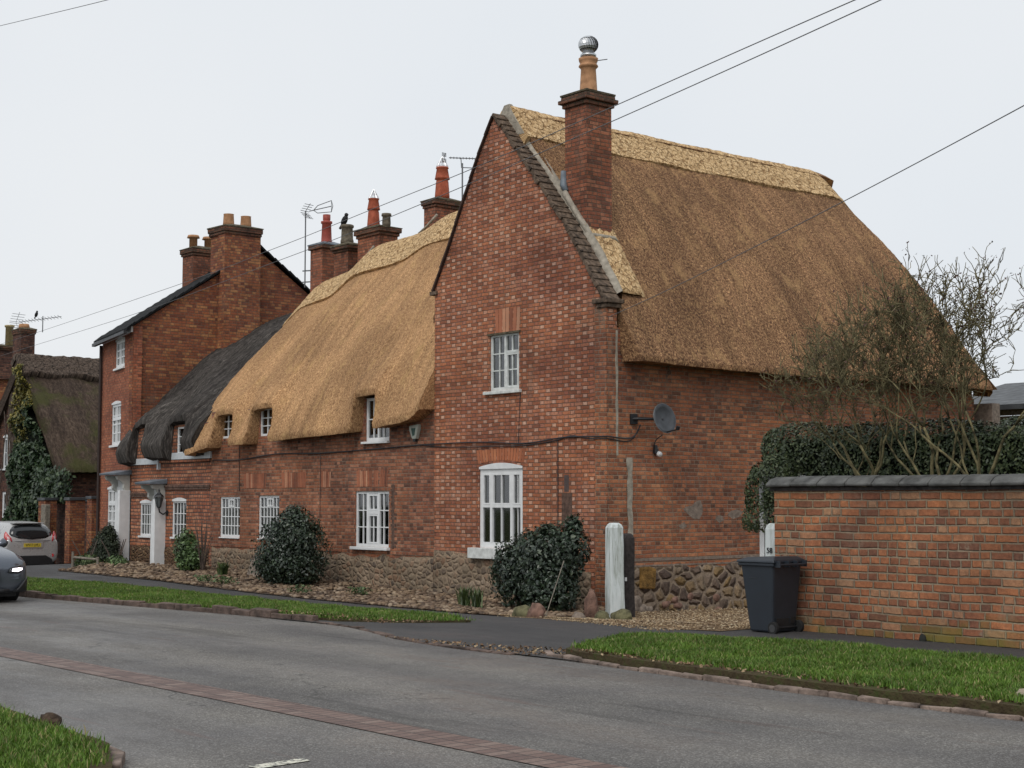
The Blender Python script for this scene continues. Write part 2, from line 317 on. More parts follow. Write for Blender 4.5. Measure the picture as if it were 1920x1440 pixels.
def groundmat(name,c1,c2,c3,sc=9):
    n=NT(name); P=n.tc(); f=n.noise(P,sc,5,.7)
    n.base(n.ramp(f,[(.3,c1),(.5,c2),(.72,c3)])); n.rough(.95); n.spec(.1); n.bump(n.noise(P,sc*3,4),.02); return n.m
M_verge=groundmat('verge_turf',(.045,.032,.02),(.07,.055,.03),(.05,.07,.02))
M_field=groundmat('garden_ground',(.04,.035,.018),(.05,.065,.02),(.06,.08,.025),3)
M_gravel=groundmat('gravel_bed',(.10,.065,.04),(.22,.15,.09),(.36,.26,.17),45)
M_dirt=groundmat('dirt_edge',(.05,.035,.025),(.09,.065,.045),(.15,.11,.08),14)
M_soldier=leafmat('soldier_bricks',[(0,(.16,.07,.05)),(.4,(.34,.125,.075)),(.8,(.42,.165,.10)),(1,(.5,.27,.18))],.88,spec=.2)
n=NT('window_glass')
tr=n.node('ShaderNodeBsdfTransparent'); tr.inputs[0].default_value=(.86,.9,.9,1); gl=n.node('ShaderNodeBsdfGlossy'); gl.inputs['Roughness'].default_value=.04
fr=n.node('ShaderNodeFresnel'); fr.inputs[0].default_value=1.5; mx=n.node('ShaderNodeMixShader')
n.L.new(n.mr(fr.outputs[0],0,1,.13,1.),mx.inputs[0]); n.L.new(tr.outputs[0],mx.inputs[1]); n.L.new(gl.outputs[0],mx.inputs[2])
n.L.new(mx.outputs[0],n.t.nodes['Material Output'].inputs[0]); M_glass=n.m

# ------------------------------------------------------------------ object helpers
def wpos(o):
    v=Vector((0,0,0))
    while o is not None: v=v+o.location; o=o.parent
    return v
def tag(o,label,cat,group=None,kind=None):
    if label: o['label']=label
    if cat: o['category']=cat
    if group: o['group']=group
    if kind: o['kind']=kind
    return o
def thing(name,label,cat,loc=(0,0,0),rz=0,group=None):
    o=bpy.data.objects.new(name,None); COL.objects.link(o); o.empty_display_size=.2
    o.location=loc; o.rotation_euler=(0,0,rz); return tag(o,label,cat,group)
class MB:
    """collects faces and links them as one mesh object"""
    def __init__(s): s.v=[]; s.f=[]; s.uv=None
    def add(s,vs,fs):
        k=len(s.v); s.v+= [tuple(p) for p in vs]; s.f+=[tuple(i+k for i in q) for q in fs]; return s
    def box(s,x0,x1,y0,y1,z0,z1,M=None):
        vs=[Vector(p) for p in((x0,y0,z0),(x1,y0,z0),(x1,y1,z0),(x0,y1,z0),(x0,y0,z1),(x1,y0,z1),(x1,y1,z1),(x0,y1,z1))]
        if M: vs=[M@p for p in vs]
        return s.add(vs,[(0,3,2,1),(4,5,6,7),(0,1,5,4),(1,2,6,5),(2,3,7,6),(3,0,4,7)])
    def quad(s,a,b,c,d): return s.add([a,b,c,d],[(0,1,2,3)])
    def ring(s,pts,r,n=8,caps=True):
        """tube through pts; r number or list"""
        pts=[Vector(p) for p in pts]; rs=r if isinstance(r,(list,tuple)) else [r]*len(pts)
        k=len(s.v); up=None
        for i,p in enumerate(pts):
            d=(pts[min(i+1,len(pts)-1)]-pts[max(i-1,0)]).normalized()
            if up is None:
                up=Vector((0,0,1)) if abs(d.z)<.9 else Vector((1,0,0))
            a=d.cross(up).normalized(); b=a.cross(d).normalized(); up=b
            for j in range(n):
                t=2*math.pi*j/n; q=p+(a*math.cos(t)+b*math.sin(t))*rs[i]; s.v.append(tuple(q))
        for i in range(len(pts)-1):
            for j in range(n):
                s.f.append((k+i*n+j,k+i*n+(j+1)%n,k+(i+1)*n+(j+1)%n,k+(i+1)*n+j))
        if caps:
            s.f.append(tuple(k+j for j in range(n))[::-1]); e=k+(len(pts)-1)*n; s.f.append(tuple(e+j for j in range(n)))
        return s
    def lathe(s,prof,c,n=16):
        k=len(s.v); m=len(prof)
        for r,z in prof:
            for j in range(n):
                t=2*math.pi*j/n; s.v.append((c[0]+r*math.cos(t),c[1]+r*math.sin(t),c[2]+z))
        for i in range(m-1):
            for j in range(n): s.f.append((k+i*n+j,k+i*n+(j+1)%n,k+(i+1)*n+(j+1)%n,k+(i+1)*n+j))
        s.f.append(tuple(k+j for j in range(n))[::-1]); s.f.append(tuple(k+(m-1)*n+j for j in range(n)))
        return s
    def prism(s,poly,fn0,fn1):
        """extrude a 2-D outline between two mappings (u,z)->xyz"""
        k=len(poly); vs=[fn0(*p) for p in poly]+[fn1(*p) for p in poly]
        return s.add(vs,[tuple(range(k))[::-1],tuple(range(k,2*k))]+[(i,(i+1)%k,(i+1)%k+k,i+k) for i in range(k)])
    def build(s,name,mat,parent=None,local=False,smooth=False,bevel=0,jit=0,fixn=True):
        off=Vector((0,0,0)) if (local or parent is None) else wpos(parent)
        me=bpy.data.meshes.new(name)
        vs=[(x-off.x,y-off.y,z-off.z) for x,y,z in s.v]
        if jit: vs=[(x+random.uniform(-jit,jit),y+random.uniform(-jit,jit),z+random.uniform(-jit,jit)) for x,y,z in vs]
        me.from_pydata(vs,[],s.f)
        if s.uv is not None:
            l=me.uv_layers.new(name='UVMap'); idx=np.empty(len(me.loops),dtype=np.int32); me.loops.foreach_get('vertex_index',idx)
            l.data.foreach_set('uv',np.array(s.uv,dtype=np.float32)[idx].ravel())
        if fixn:
            bm=bmesh.new(); bm.from_mesh(me); bmesh.ops.recalc_face_normals(bm,faces=bm.faces); bm.to_mesh(me); bm.free()
        if smooth: me.shade_smooth()
        me.materials.append(mat)
        o=bpy.data.objects.new(name,me); COL.objects.link(o); o.parent=parent
        if bevel:
            b=o.modifiers.new('bevel','BEVEL'); b.width=bevel; b.segments=2; b.limit_method='ANGLE'; b.angle_limit=R(40)
        return o
def npmesh(name,V,F,mat,parent=None,uv=None,smooth=False):
    """V (n,3), F (m,k) numpy"""
    me=bpy.data.meshes.new(name); V=np.asarray(V,dtype=np.float32).copy(); F=np.asarray(F,dtype=np.int32)
    if parent is not None: V-=np.array(wpos(parent),dtype=np.float32)
    me.vertices.add(len(V)); me.vertices.foreach_set('co',V.ravel())
    me.loops.add(F.size); me.loops.foreach_set('vertex_index',F.ravel())
    me.polygons.add(len(F)); me.polygons.foreach_set('loop_start',np.arange(0,F.size,F.shape[1],dtype=np.int32))
    me.polygons.foreach_set('loop_total',np.full(len(F),F.shape[1],dtype=np.int32)); me.update(calc_edges=True)
    if uv is not None:
        l=me.uv_layers.new(name='UVMap'); l.data.foreach_set('uv',np.asarray(uv,dtype=np.float32)[F.ravel()].ravel())
    if smooth: me.shade_smooth()
    me.materials.append(mat); o=bpy.data.objects.new(name,me); COL.objects.link(o); o.parent=parent; return o
def struct(o): o['kind']='structure'; return o
Z3=Vector((0,0,1))
# ------------------------------------------------------------------ ground, road, verges
def sheet(name,front,back,off,mat,step=.35,skirt=0,wob=0,kind='structure',parent=None):
    """strip between two polylines, draped on the ground at a height offset"""
    def samp(pl,n):
        d=[0]
        for a,b in zip(pl,pl[1:]): d.append(d[-1]+math.dist(a,b))
        out=[]
        for i in range(n+1):
            t=d[-1]*i/n; k=0
            while k<len(pl)-2 and d[k+1]<t: k+=1
            f=(t-d[k])/max(1e-6,d[k+1]-d[k]); out.append((pl[k][0]+(pl[k+1][0]-pl[k][0])*f,pl[k][1]+(pl[k+1][1]-pl[k][1])*f))
        return out
    Ln=max(sum(math.dist(a,b) for a,b in zip(p,p[1:])) for p in(front,back))
    n=max(2,int(Ln/step)); A=samp(front,n); B=samp(back,n)
    w=max(math.dist(a,b) for a,b in zip(A,B)); m=max(1,int(w/step))
    mb=MB(); vs=[]
    for i in range(n+1):
        for j in range(m+1):
            f=j/m; x=A[i][0]+(B[i][0]-A[i][0])*f; y=A[i][1]+(B[i][1]-A[i][1])*f
            if wob and j in(0,m): q=noise.noise(Vector((x*1.7,y*1.7,3.)))*wob; y+=q
            vs.append((x,y,G(x,y)+off))
    fs=[(i*(m+1)+j,(i+1)*(m+1)+j,(i+1)*(m+1)+j+1,i*(m+1)+j+1) for i in range(n) for j in range(m)]
    mb.add(vs,fs)
    if skirt:
        per=[i*(m+1) for i in range(n+1)]+[n*(m+1)+j for j in range(1,m+1)]+[i*(m+1)+m for i in range(n-1,-1,-1)]+[j for j in range(m-1,0,-1)]
        k=len(mb.v)
        for p in per: x,y,z=mb.v[p]; mb.v.append((x,y,z-skirt))
        for i in range(len(per)): j=(i+1)%len(per); mb.f.append((per[i],per[j],k+j,k+i))
    o=mb.build(name,mat,parent)
    if kind: o['kind']=kind
    return o
def wide(name,x0,x1,y0,y1,off,mat,step=1.):
    xs=np.arange(x0,x1+step*.5,step); ys=np.arange(y0,y1+step*.5,step)
    return sheet(name,[(x0,y0),(x1,y0)],[(x0,y1),(x1,y1)],off,mat,step)
# far terrain ring so that the ground reaches the horizon
mb=MB(); n=48
for r,z in ((45,-.25),(120,-.6),(900,-2.)):
    for j in range(n): t=2*math.pi*j/n; mb.v.append((-5+r*math.cos(t),-5+r*math.sin(t),z))
for k in range(2):
    for j in range(n): mb.f.append((k*n+j,k*n+(j+1)%n,(k+1)*n+(j+1)%n,(k+1)*n+j))
mb.f.append(tuple(range(n))); struct(mb.build('ground',M_field))
wide('garden_ground',-44,34,-1.2,26,-.05,M_field,1.)
struct(bpy.data.objects['garden_ground'])
wide('road',-44,34,-14.6,-4.2,0,M_road,.5)
wide('near_ground',-44,34,-26,-14.2,-.02,M_dirt,1.)
KF=[(-44,-7.2),(-20,-7.12),(-8,-7.06),(-4.7,-7.02),(-1.2,-6.98),(.7,-7.02),(2.5,-6.95),(4.3,-7.52),(5.65,-7.7),(7.5,-7.66),(8.7,-7.77),(10.84,-7.93),(13,-7.95),(34,-8.3)]
sheet('footway',KF,[(-44,1.5),(-20.4,.06),(-14,.06),(-5,.06),(.0,.06),(2.,.06),(6.3,.06),(8,-2.6),(14,-2.6),(34,-2.6)],.014,M_pave,.35)
sheet('side_street',[(-44,-7.1),(-20.5,-4.)],[(-44,3.),(-20.5,3.)],.022,M_pave,.5)
vL_f=[(-13.9,-7.02),(-8,-6.98),(-4.7,-6.94),(-1.2,-6.9),(.5,-6.9),(1.7,-6.65),(2.5,-6.1),(3.0,-5.45)]
vL_b=[(-14.1,-4.6),(-11,-4.15),(-8.75,-4.1),(-5,-4.45),(-1.5,-4.85),(1.2,-5.05),(3.0,-5.38)]
sheet('verge',vL_f,vL_b,.045,M_verge,.3,skirt=.06,wob=.05)
vR_f=[(6.95,-6.95),(7.15,-7.4),(7.7,-7.56),(8.7,-7.66),(10.84,-7.82),(13,-7.85),(24,-8.1)]
vR_b=[(6.85,-6.75),(6.5,-5.75),(6.7,-5.4),(8.35,-4.95),(11.1,-4.85),(24,-4.9)]
sheet('verge',vR_f,vR_b,.09,M_verge,.3,skirt=.12,wob=.05)
vN_f=[(-6,-17.5),(2,-17.),(7.,-16.2),(9.3,-15.6),(10.8,-15.1),(12.,-14.9)]
vN_b=[(-6,-13.75),(2,-13.78),(7.9,-13.84),(8.8,-13.9),(10.2,-14.),(11.,-14.35)]
sheet('verge',vN_f,vN_b,.10,M_verge,.3,skirt=.14,wob=.04)
sheet('brick_strip',[(-14,-12.0),(2.,-12.0),(8.,-12.02),(11.6,-12.06),(20,-12.2)],[(-14,-11.6),(2,-11.6),(8,-11.62),(11.6,-11.68),(20,-11.8)],.006,M_setts,.3)
sheet('gravel_bed',[(1.0,-3.25),(2.5,-3.55),(3.5,-4.0),(5.2,-4.12),(6.2,-3.9)],[(.05,.05),(.05,4.),(2,6.),(5,6.),(6.2,2.)],.022,M_gravel,.3,wob=.1)
sheet('rubble_bed',[(-16.6,-2.75),(-11.6,-2.6),(-6.6,-2.85),(-2.9,-2.95),(.9,-3.05),(1.6,-2.6)],[(-18.3,-.05),(-14,-.05),(-5,-.05),(.2,-.05),(1.2,-.9)],.03,M_soil,.3,wob=.12)
n=NT('worn_white_road_paint'); P=n.tc(); n.base(n.mix(n.mr(n.noise(P,22,4,.7),.42,.5),(.12,.12,.11),(.62,.6,.5))); n.rough(.7); M_line=n.m
sheet('road_marking',[(11.05,-13.47),(11.0,-13.06)],[(11.17,-13.46),(11.12,-13.05)],.006,M_line,.06)
# kerb stones: every stone its own box, one kerb per run
def kerb(name,label,pl,mat,h,w=.13,stone=.45,z0=0.):
    mb=MB(); t=0; pts=[Vector((p[0],p[1],0)) for p in pl]
    for a,b in zip(pts,pts[1:]):
        L=(b-a).length; k=max(1,round(L/stone))
        for i in range(k):
            p=a.lerp(b,i/k); q=a.lerp(b,(i+1)/k); d=(q-p).normalized(); s=Vector((-d.y,d.x,0))
            hh=h*random.uniform(.6,1.15); g=.006; ww=w*random.uniform(.8,1.15)
            c=[p+d*g-s*.01,q-d*g-s*.01,q-d*g+s*ww,p+d*g+s*ww]
            vs=[(v.x,v.y,G(v.x,v.y)-.12) for v in c]+[(v.x+random.uniform(-.008,.008),v.y+random.uniform(-.012,.012),G(v.x,v.y)+hh+random.uniform(-.012,.012)) for v in c]
            mb.add(vs,[(0,3,2,1),(4,5,6,7),(0,1,5,4),(1,2,6,5),(2,3,7,6),(3,0,4,7)])
    o=mb.build(name,mat,None,bevel=.012); o['kind']='structure'; return o
kerb('kerb','',[(-16,-7.12)]+[(x,y-.09) for x,y in vL_f[1:5]]+[(1.5,-6.93)],M_kerbd,.105,.12,.55)
kerb('kerb','',[(6.75,-7.3),(7.1,-7.55),(7.7,-7.66),(8.7,-7.78),(10.84,-7.94),(13,-7.97),(22,-8.15)],M_kerbm,.045,.06,.30)
kerb('kerb','',[(1.6,-6.94),(2.5,-7.0),(3.4,-7.25),(4.3,-7.55),(5.65,-7.74),(6.7,-7.74)],M_kerbd,.022,.10,.3)
kerb('kerb','',[(11.3,-14.5),(10.4,-13.99),(8.8,-13.86),(7.9,-13.8),(2,-13.74),(-6,-13.7)],M_kerbm,.08,.12,.5)

def inpoly(x,y,poly):
    c=np.zeros(len(x),bool); j=len(poly)-1
    for i in range(len(poly)):
        xi,yi=poly[i]; xj,yj=poly[j]
        c^=((yi>y)!=(yj>y))&(x<(xj-xi)*(y-yi)/(yj-yi+1e-12)+xi); j=i
    return c
def scatter(poly,count,edge=0):
    xs=[p[0] for p in poly]; ys=[p[1] for p in poly]; X=[];Y=[];k=0
    while k<count:
        x=rng.uniform(min(xs),max(xs),count); y=rng.uniform(min(ys),max(ys),count); m=inpoly(x,y,poly)
        X.append(x[m]);Y.append(y[m]);k+=m.sum()
    return np.concatenate(X)[:count],np.concatenate(Y)[:count]
Gv=np.vectorize(G)
def grass(name,label,poly,count,h0,h1,z,w=.006):
    x,y=scatter(poly,count)
    x=x+rng.normal(0,.045,len(x)); y=y+rng.normal(0,.055,len(x))
    nz=np.array([noise.noise(Vector((a*1.1,b*1.1,0)))+.6*noise.noise(Vector((a*4,b*4,5))) for a,b in zip(x,y)])
    keep=nz>-.55; x=x[keep];y=y[keep];nz=nz[keep]; n=len(x)
    # thinner towards the outline
    g=Gv(x,y)+z; h=rng.uniform(h0,h1,n)*(1+.55*nz)
    a=rng.uniform(0,2*math.pi,n); b=rng.uniform(0,2*math.pi,n); lean=rng.uniform(.1,.75,n)*h
    ww=w*rng.uniform(.7,1.4,n)
    c=np.stack([x,y,g-.005],1); s=np.stack([np.cos(a)*ww,np.sin(a)*ww,0*a],1)
    m=c+np.stack([np.cos(b)*lean*.35,np.sin(b)*lean*.35,h*.6],1); t=c+np.stack([np.cos(b)*lean,np.sin(b)*lean,h],1)
    V=np.stack([c-s,c+s,m+s*.75,m-s*.75,t],1).reshape(-1,3)
    i=np.arange(n)*5
    F=np.concatenate([np.stack([i,i+1,i+2],1),np.stack([i,i+2,i+3],1),np.stack([i+3,i+2,i+4],1)])
    o=npmesh(name,V,F,M_grass); tag(o,label,'grass',kind='stuff'); return o
polyL=[(x,y+(.16 if x<0 else .03)) for x,y in vL_f]+[(3.1,-5.3)]+vL_b[::-1]; polyR=[(x,y+.20) for x,y in vR_f[:6]]+[(16,-7.8),(16,-4.85)]+vR_b[:5][::-1]
polyN=[(1,-17)]+vN_f[2:]+vN_b[::-1][:-1]
grass('grass','short green grass of the long left verge',polyL,110000,.025,.065,.045,.006)
grass('grass','green grass of the right verge in front of the brick garden wall',polyR,130000,.028,.07,.09,.0055)
grass('grass','green grass in the near left corner',[(1,-17),(1,-13.9),(7.9,-13.98),(8.8,-14.04),(10.2,-14.12),(10.9,-14.42),(11.2,-14.8),(9.3,-15.6)],110000,.03,.075,.10,.0045)

def pebbles(name,label,cat,pos,size,mat,flat=.6,sub=0,kind='stuff'):
    base=bmesh.new(); bmesh.ops.create_icosphere(base,subdivisions=1,radius=1)
    bv=np.array([v.co[:] for v in base.verts]); bf=np.array([[v.index for v in f.verts] for f in base.faces]); base.free()
    n=len(pos); k=len(bv)
    a=rng.uniform(0,2*math.pi,n); sc=np.stack([size*rng.uniform(.7,1.4,n),size*rng.uniform(.6,1.1,n),size*flat*rng.uniform(.6,1.2,n)],1)
    V=bv[None]*(1+rng.uniform(-.22,.22,(n,k,1))); V=V*sc[:,None,:]
    x=V[...,0]*np.cos(a)[:,None]-V[...,1]*np.sin(a)[:,None]; y=V[...,0]*np.sin(a)[:,None]+V[...,1]*np.cos(a)[:,None]
    z=V[...,2]+x*rng.uniform(-.3,.3,(n,1)); V=np.stack([x,y,z],-1)+pos[:,None,:]
    F=(bf[None]+(np.arange(n)*k)[:,None,None]).reshape(-1,3)
    o=npmesh(name,V.reshape(-1,3),F,mat); tag(o,label,cat,kind=kind); return o
gp=[(.9,-3.2),(2.5,-3.5),(3.5,-3.95),(5.2,-4.1),(6.2,-3.85),(6.2,2.),(5,4.),(.1,4.),(.1,-.3),(.9,-1.2)]
x,y=scatter(gp,16000); pebbles('gravel','golden gravel of the side yard',None,np.stack([x,y,Gv(x,y)+.04],1),rng.uniform(.009,.02,len(x)),M_pebble)
x,y=scatter([(.9,-3.3),(2.5,-3.7),(3.5,-4.25),(5.6,-4.4),(6.0,-3.7),(2,-3.)],1500); pebbles('gravel','stray gravel scattered on the dark footway edge',None,np.stack([x,y,Gv(x,y)+.02],1),rng.uniform(.007,.015,len(x)),M_pebble)
rp=[(-16.6,-2.7),(-11.6,-2.55),(-6.6,-2.8),(-2.9,-2.9),(.9,-3.1),(1.5,-2.5),(.3,-.2),(-5,-.1),(-14,-.1),(-16.,-.5),(-18,-.6)]
x,y=scatter(rp,5200); f=np.clip(-y/2.8,0,1)
pebbles('rubble','flat brown cobbles laid along the foot of the cottages',None,np.stack([x,y,Gv(x,y)+.04+.10*(1-f)],1),rng.uniform(.022,.075,len(x)),M_rub,.5)
x,y=scatter([(3.9,-7.6),(6.9,-7.7),(7.5,-7.35),(7.,-6.7),(5.5,-7.3)],420)
x2,y2=scatter([(7.5,-7.6),(13,-7.85),(13,-7.4),(7.5,-7.2)],500); 
x3,y3=scatter([(.2,-6.9),(3.2,-6.9),(3.4,-6.2),(2.9,-6.3),(.2,-6.7)],200)
xx=np.concatenate([x,x2,x3]); yy=np.concatenate([y,y2,y3]); zz=Gv(xx,yy)+np.concatenate([np.full(len(x),.02),np.full(len(x2),.10),np.full(len(x3),.09)])
def leaves(name,label,pos,nrm,size,mat,parent=None,kind=None,cat=None,asp=.55):
    """leaf-shaped folded quads at pos, facing roughly nrm"""
    n=len(pos); N=nrm+rng.normal(0,.55,(n,3)); N/=np.linalg.norm(N,axis=1)[:,None]+1e-9
    T=rng.normal(0,1,(n,3)); T-=N*(T*N).sum(1)[:,None]; T/=np.linalg.norm(T,axis=1)[:,None]+1e-9
    B=np.cross(N,T); s=(size*rng.uniform(.6,1.35,n))[:,None]
    p0=pos-T*s; p2=pos+T*s; fo=N*s*.22
    p1=pos+B*s*asp+fo; p3=pos-B*s*asp+fo
    V=np.stack([p0,p1,p2,p3],1).reshape(-1,3); i=np.arange(n)*4
    F=np.concatenate([np.stack([i,i+1,i+2],1),np.stack([i,i+2,i+3],1)])
    o=npmesh(name,V,F,mat,parent)
    if label or kind or cat: tag(o,label,cat,kind=kind)
    return o
leaves('leaf_litter','dry brown leaves and twigs lying along the kerb',np.stack([xx,yy,zz],1),np.tile([0,0,1.],(len(xx),1)),np.full(len(xx),.022),M_leaflit,kind='stuff')
# ------------------------------------------------------------------ walls and windows
def TY(y0):  # facade facing the street (normal -y): u=x, w=outward
    return lambda u,w,z:(u,y0-w,z)
def TX(x0):  # wall facing +x: u=y
    return lambda u,w,z:(x0+w,u,z)
def wall(mb,T,u0,u1,base,top,holes=(),depth=.11,back=.25,extra=()):
    """vertical wall face with openings and reveals; top/base are functions or numbers"""
    tf=top if callable(top) else (lambda u:top); bf=base if callable(base) else (lambda u:base)
    us=sorted(set([u0,u1]+[h for H in holes for h in H[:2] if u0<h<u1]+[e for e in extra if u0<e<u1]))
    out=[us[0]]
    for a,b in zip(us,us[1:]):
        k=max(1,int((b-a)/1.2)); out+=[a+(b-a)*(i+1)/k for i in range(k)]
    for a,b in zip(out,out[1:]):
        c=(a+b)/2; zs=[(bf(a),bf(b))]
        for H in sorted([H for H in holes if H[0]<c<H[1]],key=lambda h:h[2]):
            zs+=[(H[2],H[2]),(H[3],H[3])]
        zs.append((tf(a),tf(b)))
        for i in range(0,len(zs),2):
            l,h=zs[i],zs[i+1]
            if max(h[0]-l[0],h[1]-l[1])<1e-4: continue
            mb.quad(T(a,0,l[0]),T(b,0,l[1]),T(b,0,h[1]),T(a,0,h[0]))
        mb.quad(T(a,0,tf(a)),T(b,0,tf(b)),T(b,-back,tf(b)),T(a,-back,tf(a)))
    for H in holes:
        a,b,c,d=H[:4]
        for p,q in (((a,c),(a,d)),((a,d),(b,d)),((b,d),(b,c)),((b,c),(a,c))):
            mb.quad(T(p[0],0,p[1]),T(q[0],0,q[1]),T(q[0],-depth,q[1]),T(p[0],-depth,p[1]))
    for u in (u0+.004,u1-.004): mb.quad(T(u,0,bf(u)),T(u,0,tf(u)),T(u,-back,tf(u)),T(u,-back,bf(u)))
def bx(mb,T,u0,u1,w0,w1,z0,z1):
    c=[T(u,w,z) for z in(z0,z1) for u,w in((u0,w0),(u1,w0),(u1,w1),(u0,w1))]
    mb.add(c,[(0,3,2,1),(4,5,6,7),(0,1,5,4),(1,2,6,5),(2,3,7,6),(3,0,4,7)])
def window(parent,T,u0,u1,z0,z1,cols=3,rows=3,fr=.05,bar=.022,rec=.03,sill=None,arch=0,mull=(),trans=(),curt=M_curt,label=None,casements=(),mat=None,name='window',skipbars=False,sillmat=None):
    """frame with glazing bars; pane, sill, curtain are its sub-parts. rec = set back from wall face"""
    mat=mat or M_white; mb=MB(); w0=-rec-.05; w1=-rec
    bx(mb,T,u0,u0+fr,w0,w1,z0,z1); bx(mb,T,u1-fr,u1,w0,w1,z0,z1)
    bx(mb,T,u0+fr,u1-fr,w0,w1,z0,z0+fr*1.3); bx(mb,T,u0+fr,u1-fr,w0,w1,z1-fr,z1)
    a,b,c,d=u0+fr,u1-fr,z0+fr*1.3,z1-fr
    if not skipbars:
        for i in range(1,cols):
            u=a+(b-a)*i/cols; bx(mb,T,u-bar/2,u+bar/2,w0+.01,w1-.008,c,d)
        for i in range(1,rows):
            z=c+(d-c)*i/rows
            for j in range(cols):
                ua=a+(b-a)*j/cols+(bar/2 if j else 0); ub=a+(b-a)*(j+1)/cols-(bar/2 if j<cols-1 else 0)
                bx(mb,T,ua,ub,w0+.01,w1-.010,z-bar/2,z+bar/2)
    for u,wd in mull: bx(mb,T,u-wd/2,u+wd/2,w0+.004,w1+.006,c,d)
    for ua,ub,z,wd in trans: bx(mb,T,ua,ub,w0+.003,w1+.008,z-wd/2,z+wd/2)
    for q in casements:   # proud opening lights
        ca,cb,cc,cd,cw=q; o=w1+.004
        bx(mb,T,ca,ca+cw,w0+.002,o,cc,cd); bx(mb,T,cb-cw,cb,w0+.002,o,cc,cd); bx(mb,T,ca+cw,cb-cw,w0+.002,o,cc,cc+cw); bx(mb,T,ca+cw,cb-cw,w0+.002,o,cd-cw,cd)
    o=mb.build(name,mat,parent)
    if label: o['label']=label
    p=MB(); bx(p,T,a,b,-rec-.034,-rec-.030,c,d); p.build('pane',M_glass,o)
    k=MB()
    if curt:
        n=int((b-a)/.03)+2; g=(b-a)*.0
        for i in range(n):
            ua=a+(b-a)*i/n; ub=a+(b-a)*(i+1)/n; wa=-rec-.10-.02*math.sin(i*1.7); wb=-rec-.10-.02*math.sin((i+1)*1.7)
            if .36<(ua-a)/(b-a)<.62 and curt is M_curt2: continue
            k.quad(T(ua,wa,c),T(ub,wb,c),T(ub,wb,d),T(ua,wa,d))
        k.build('curtain',curt,o,smooth=True)
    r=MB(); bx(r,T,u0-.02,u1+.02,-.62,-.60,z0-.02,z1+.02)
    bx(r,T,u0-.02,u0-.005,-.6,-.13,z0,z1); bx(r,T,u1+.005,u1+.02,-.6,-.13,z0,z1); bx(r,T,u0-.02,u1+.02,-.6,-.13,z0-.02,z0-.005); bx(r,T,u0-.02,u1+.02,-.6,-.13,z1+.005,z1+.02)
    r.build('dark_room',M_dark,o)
    if sill:
        s=MB(); e,h,pr=sill; bx(s,T,u0-e,u1+e*.6,-rec-.02,pr,z0-h,z0-.001); s.build('sill',sillmat or mat,o,bevel=.008)
    if arch:
        s=MB(); N=10; pts=[(u0,z1+.001),(u1,z1+.001)]+[(u1-(u1-u0)*i/N, z1+.045+arch*math.sin(math.pi*i/N)) for i in range(N+1)]
        s.prism(pts,lambda u,z:T(u,.012,z),lambda u,z:T(u,-.05,z)); s.build('arched_head',mat,o)
    return o
def soldier(parent,T,u0,u1,z0,z1,n,splay=.06,mat=None,skip=0,name='brick_arch',rise=0):
    mb=MB()
    for i in range(n):
        if random.random()<skip: continue
        a0=u0+(u1-u0)*i/n+.009; a1=u0+(u1-u0)*(i+1)/n-.009
        c=(u0+u1)/2; k=1+splay*2/(u1-u0)
        b0=c+(a0-c)*k; b1=c+(a1-c)*k; zt=z1+random.uniform(-.012,.012)
        q=rise*(1-((a0+a1)/2-c)**2/((u1-u0)/2)**2)
        vs=[T(a0,.005,z0+q),T(a1,.005,z0+q),T(b1,.005,zt+q*.4),T(b0,.005,zt+q*.4)]
        bs=[T(a0,-.02,z0+q),T(a1,-.02,z0+q),T(b1,-.02,zt+q*.4),T(b0,-.02,zt+q*.4)]
        mb.add(vs+bs,[(0,1,2,3),(4,5,6,7),(0,1,5,4),(1,2,6,5),(2,3,7,6),(3,0,4,7)])
    return mb.build(name,mat or M_soldier,parent)
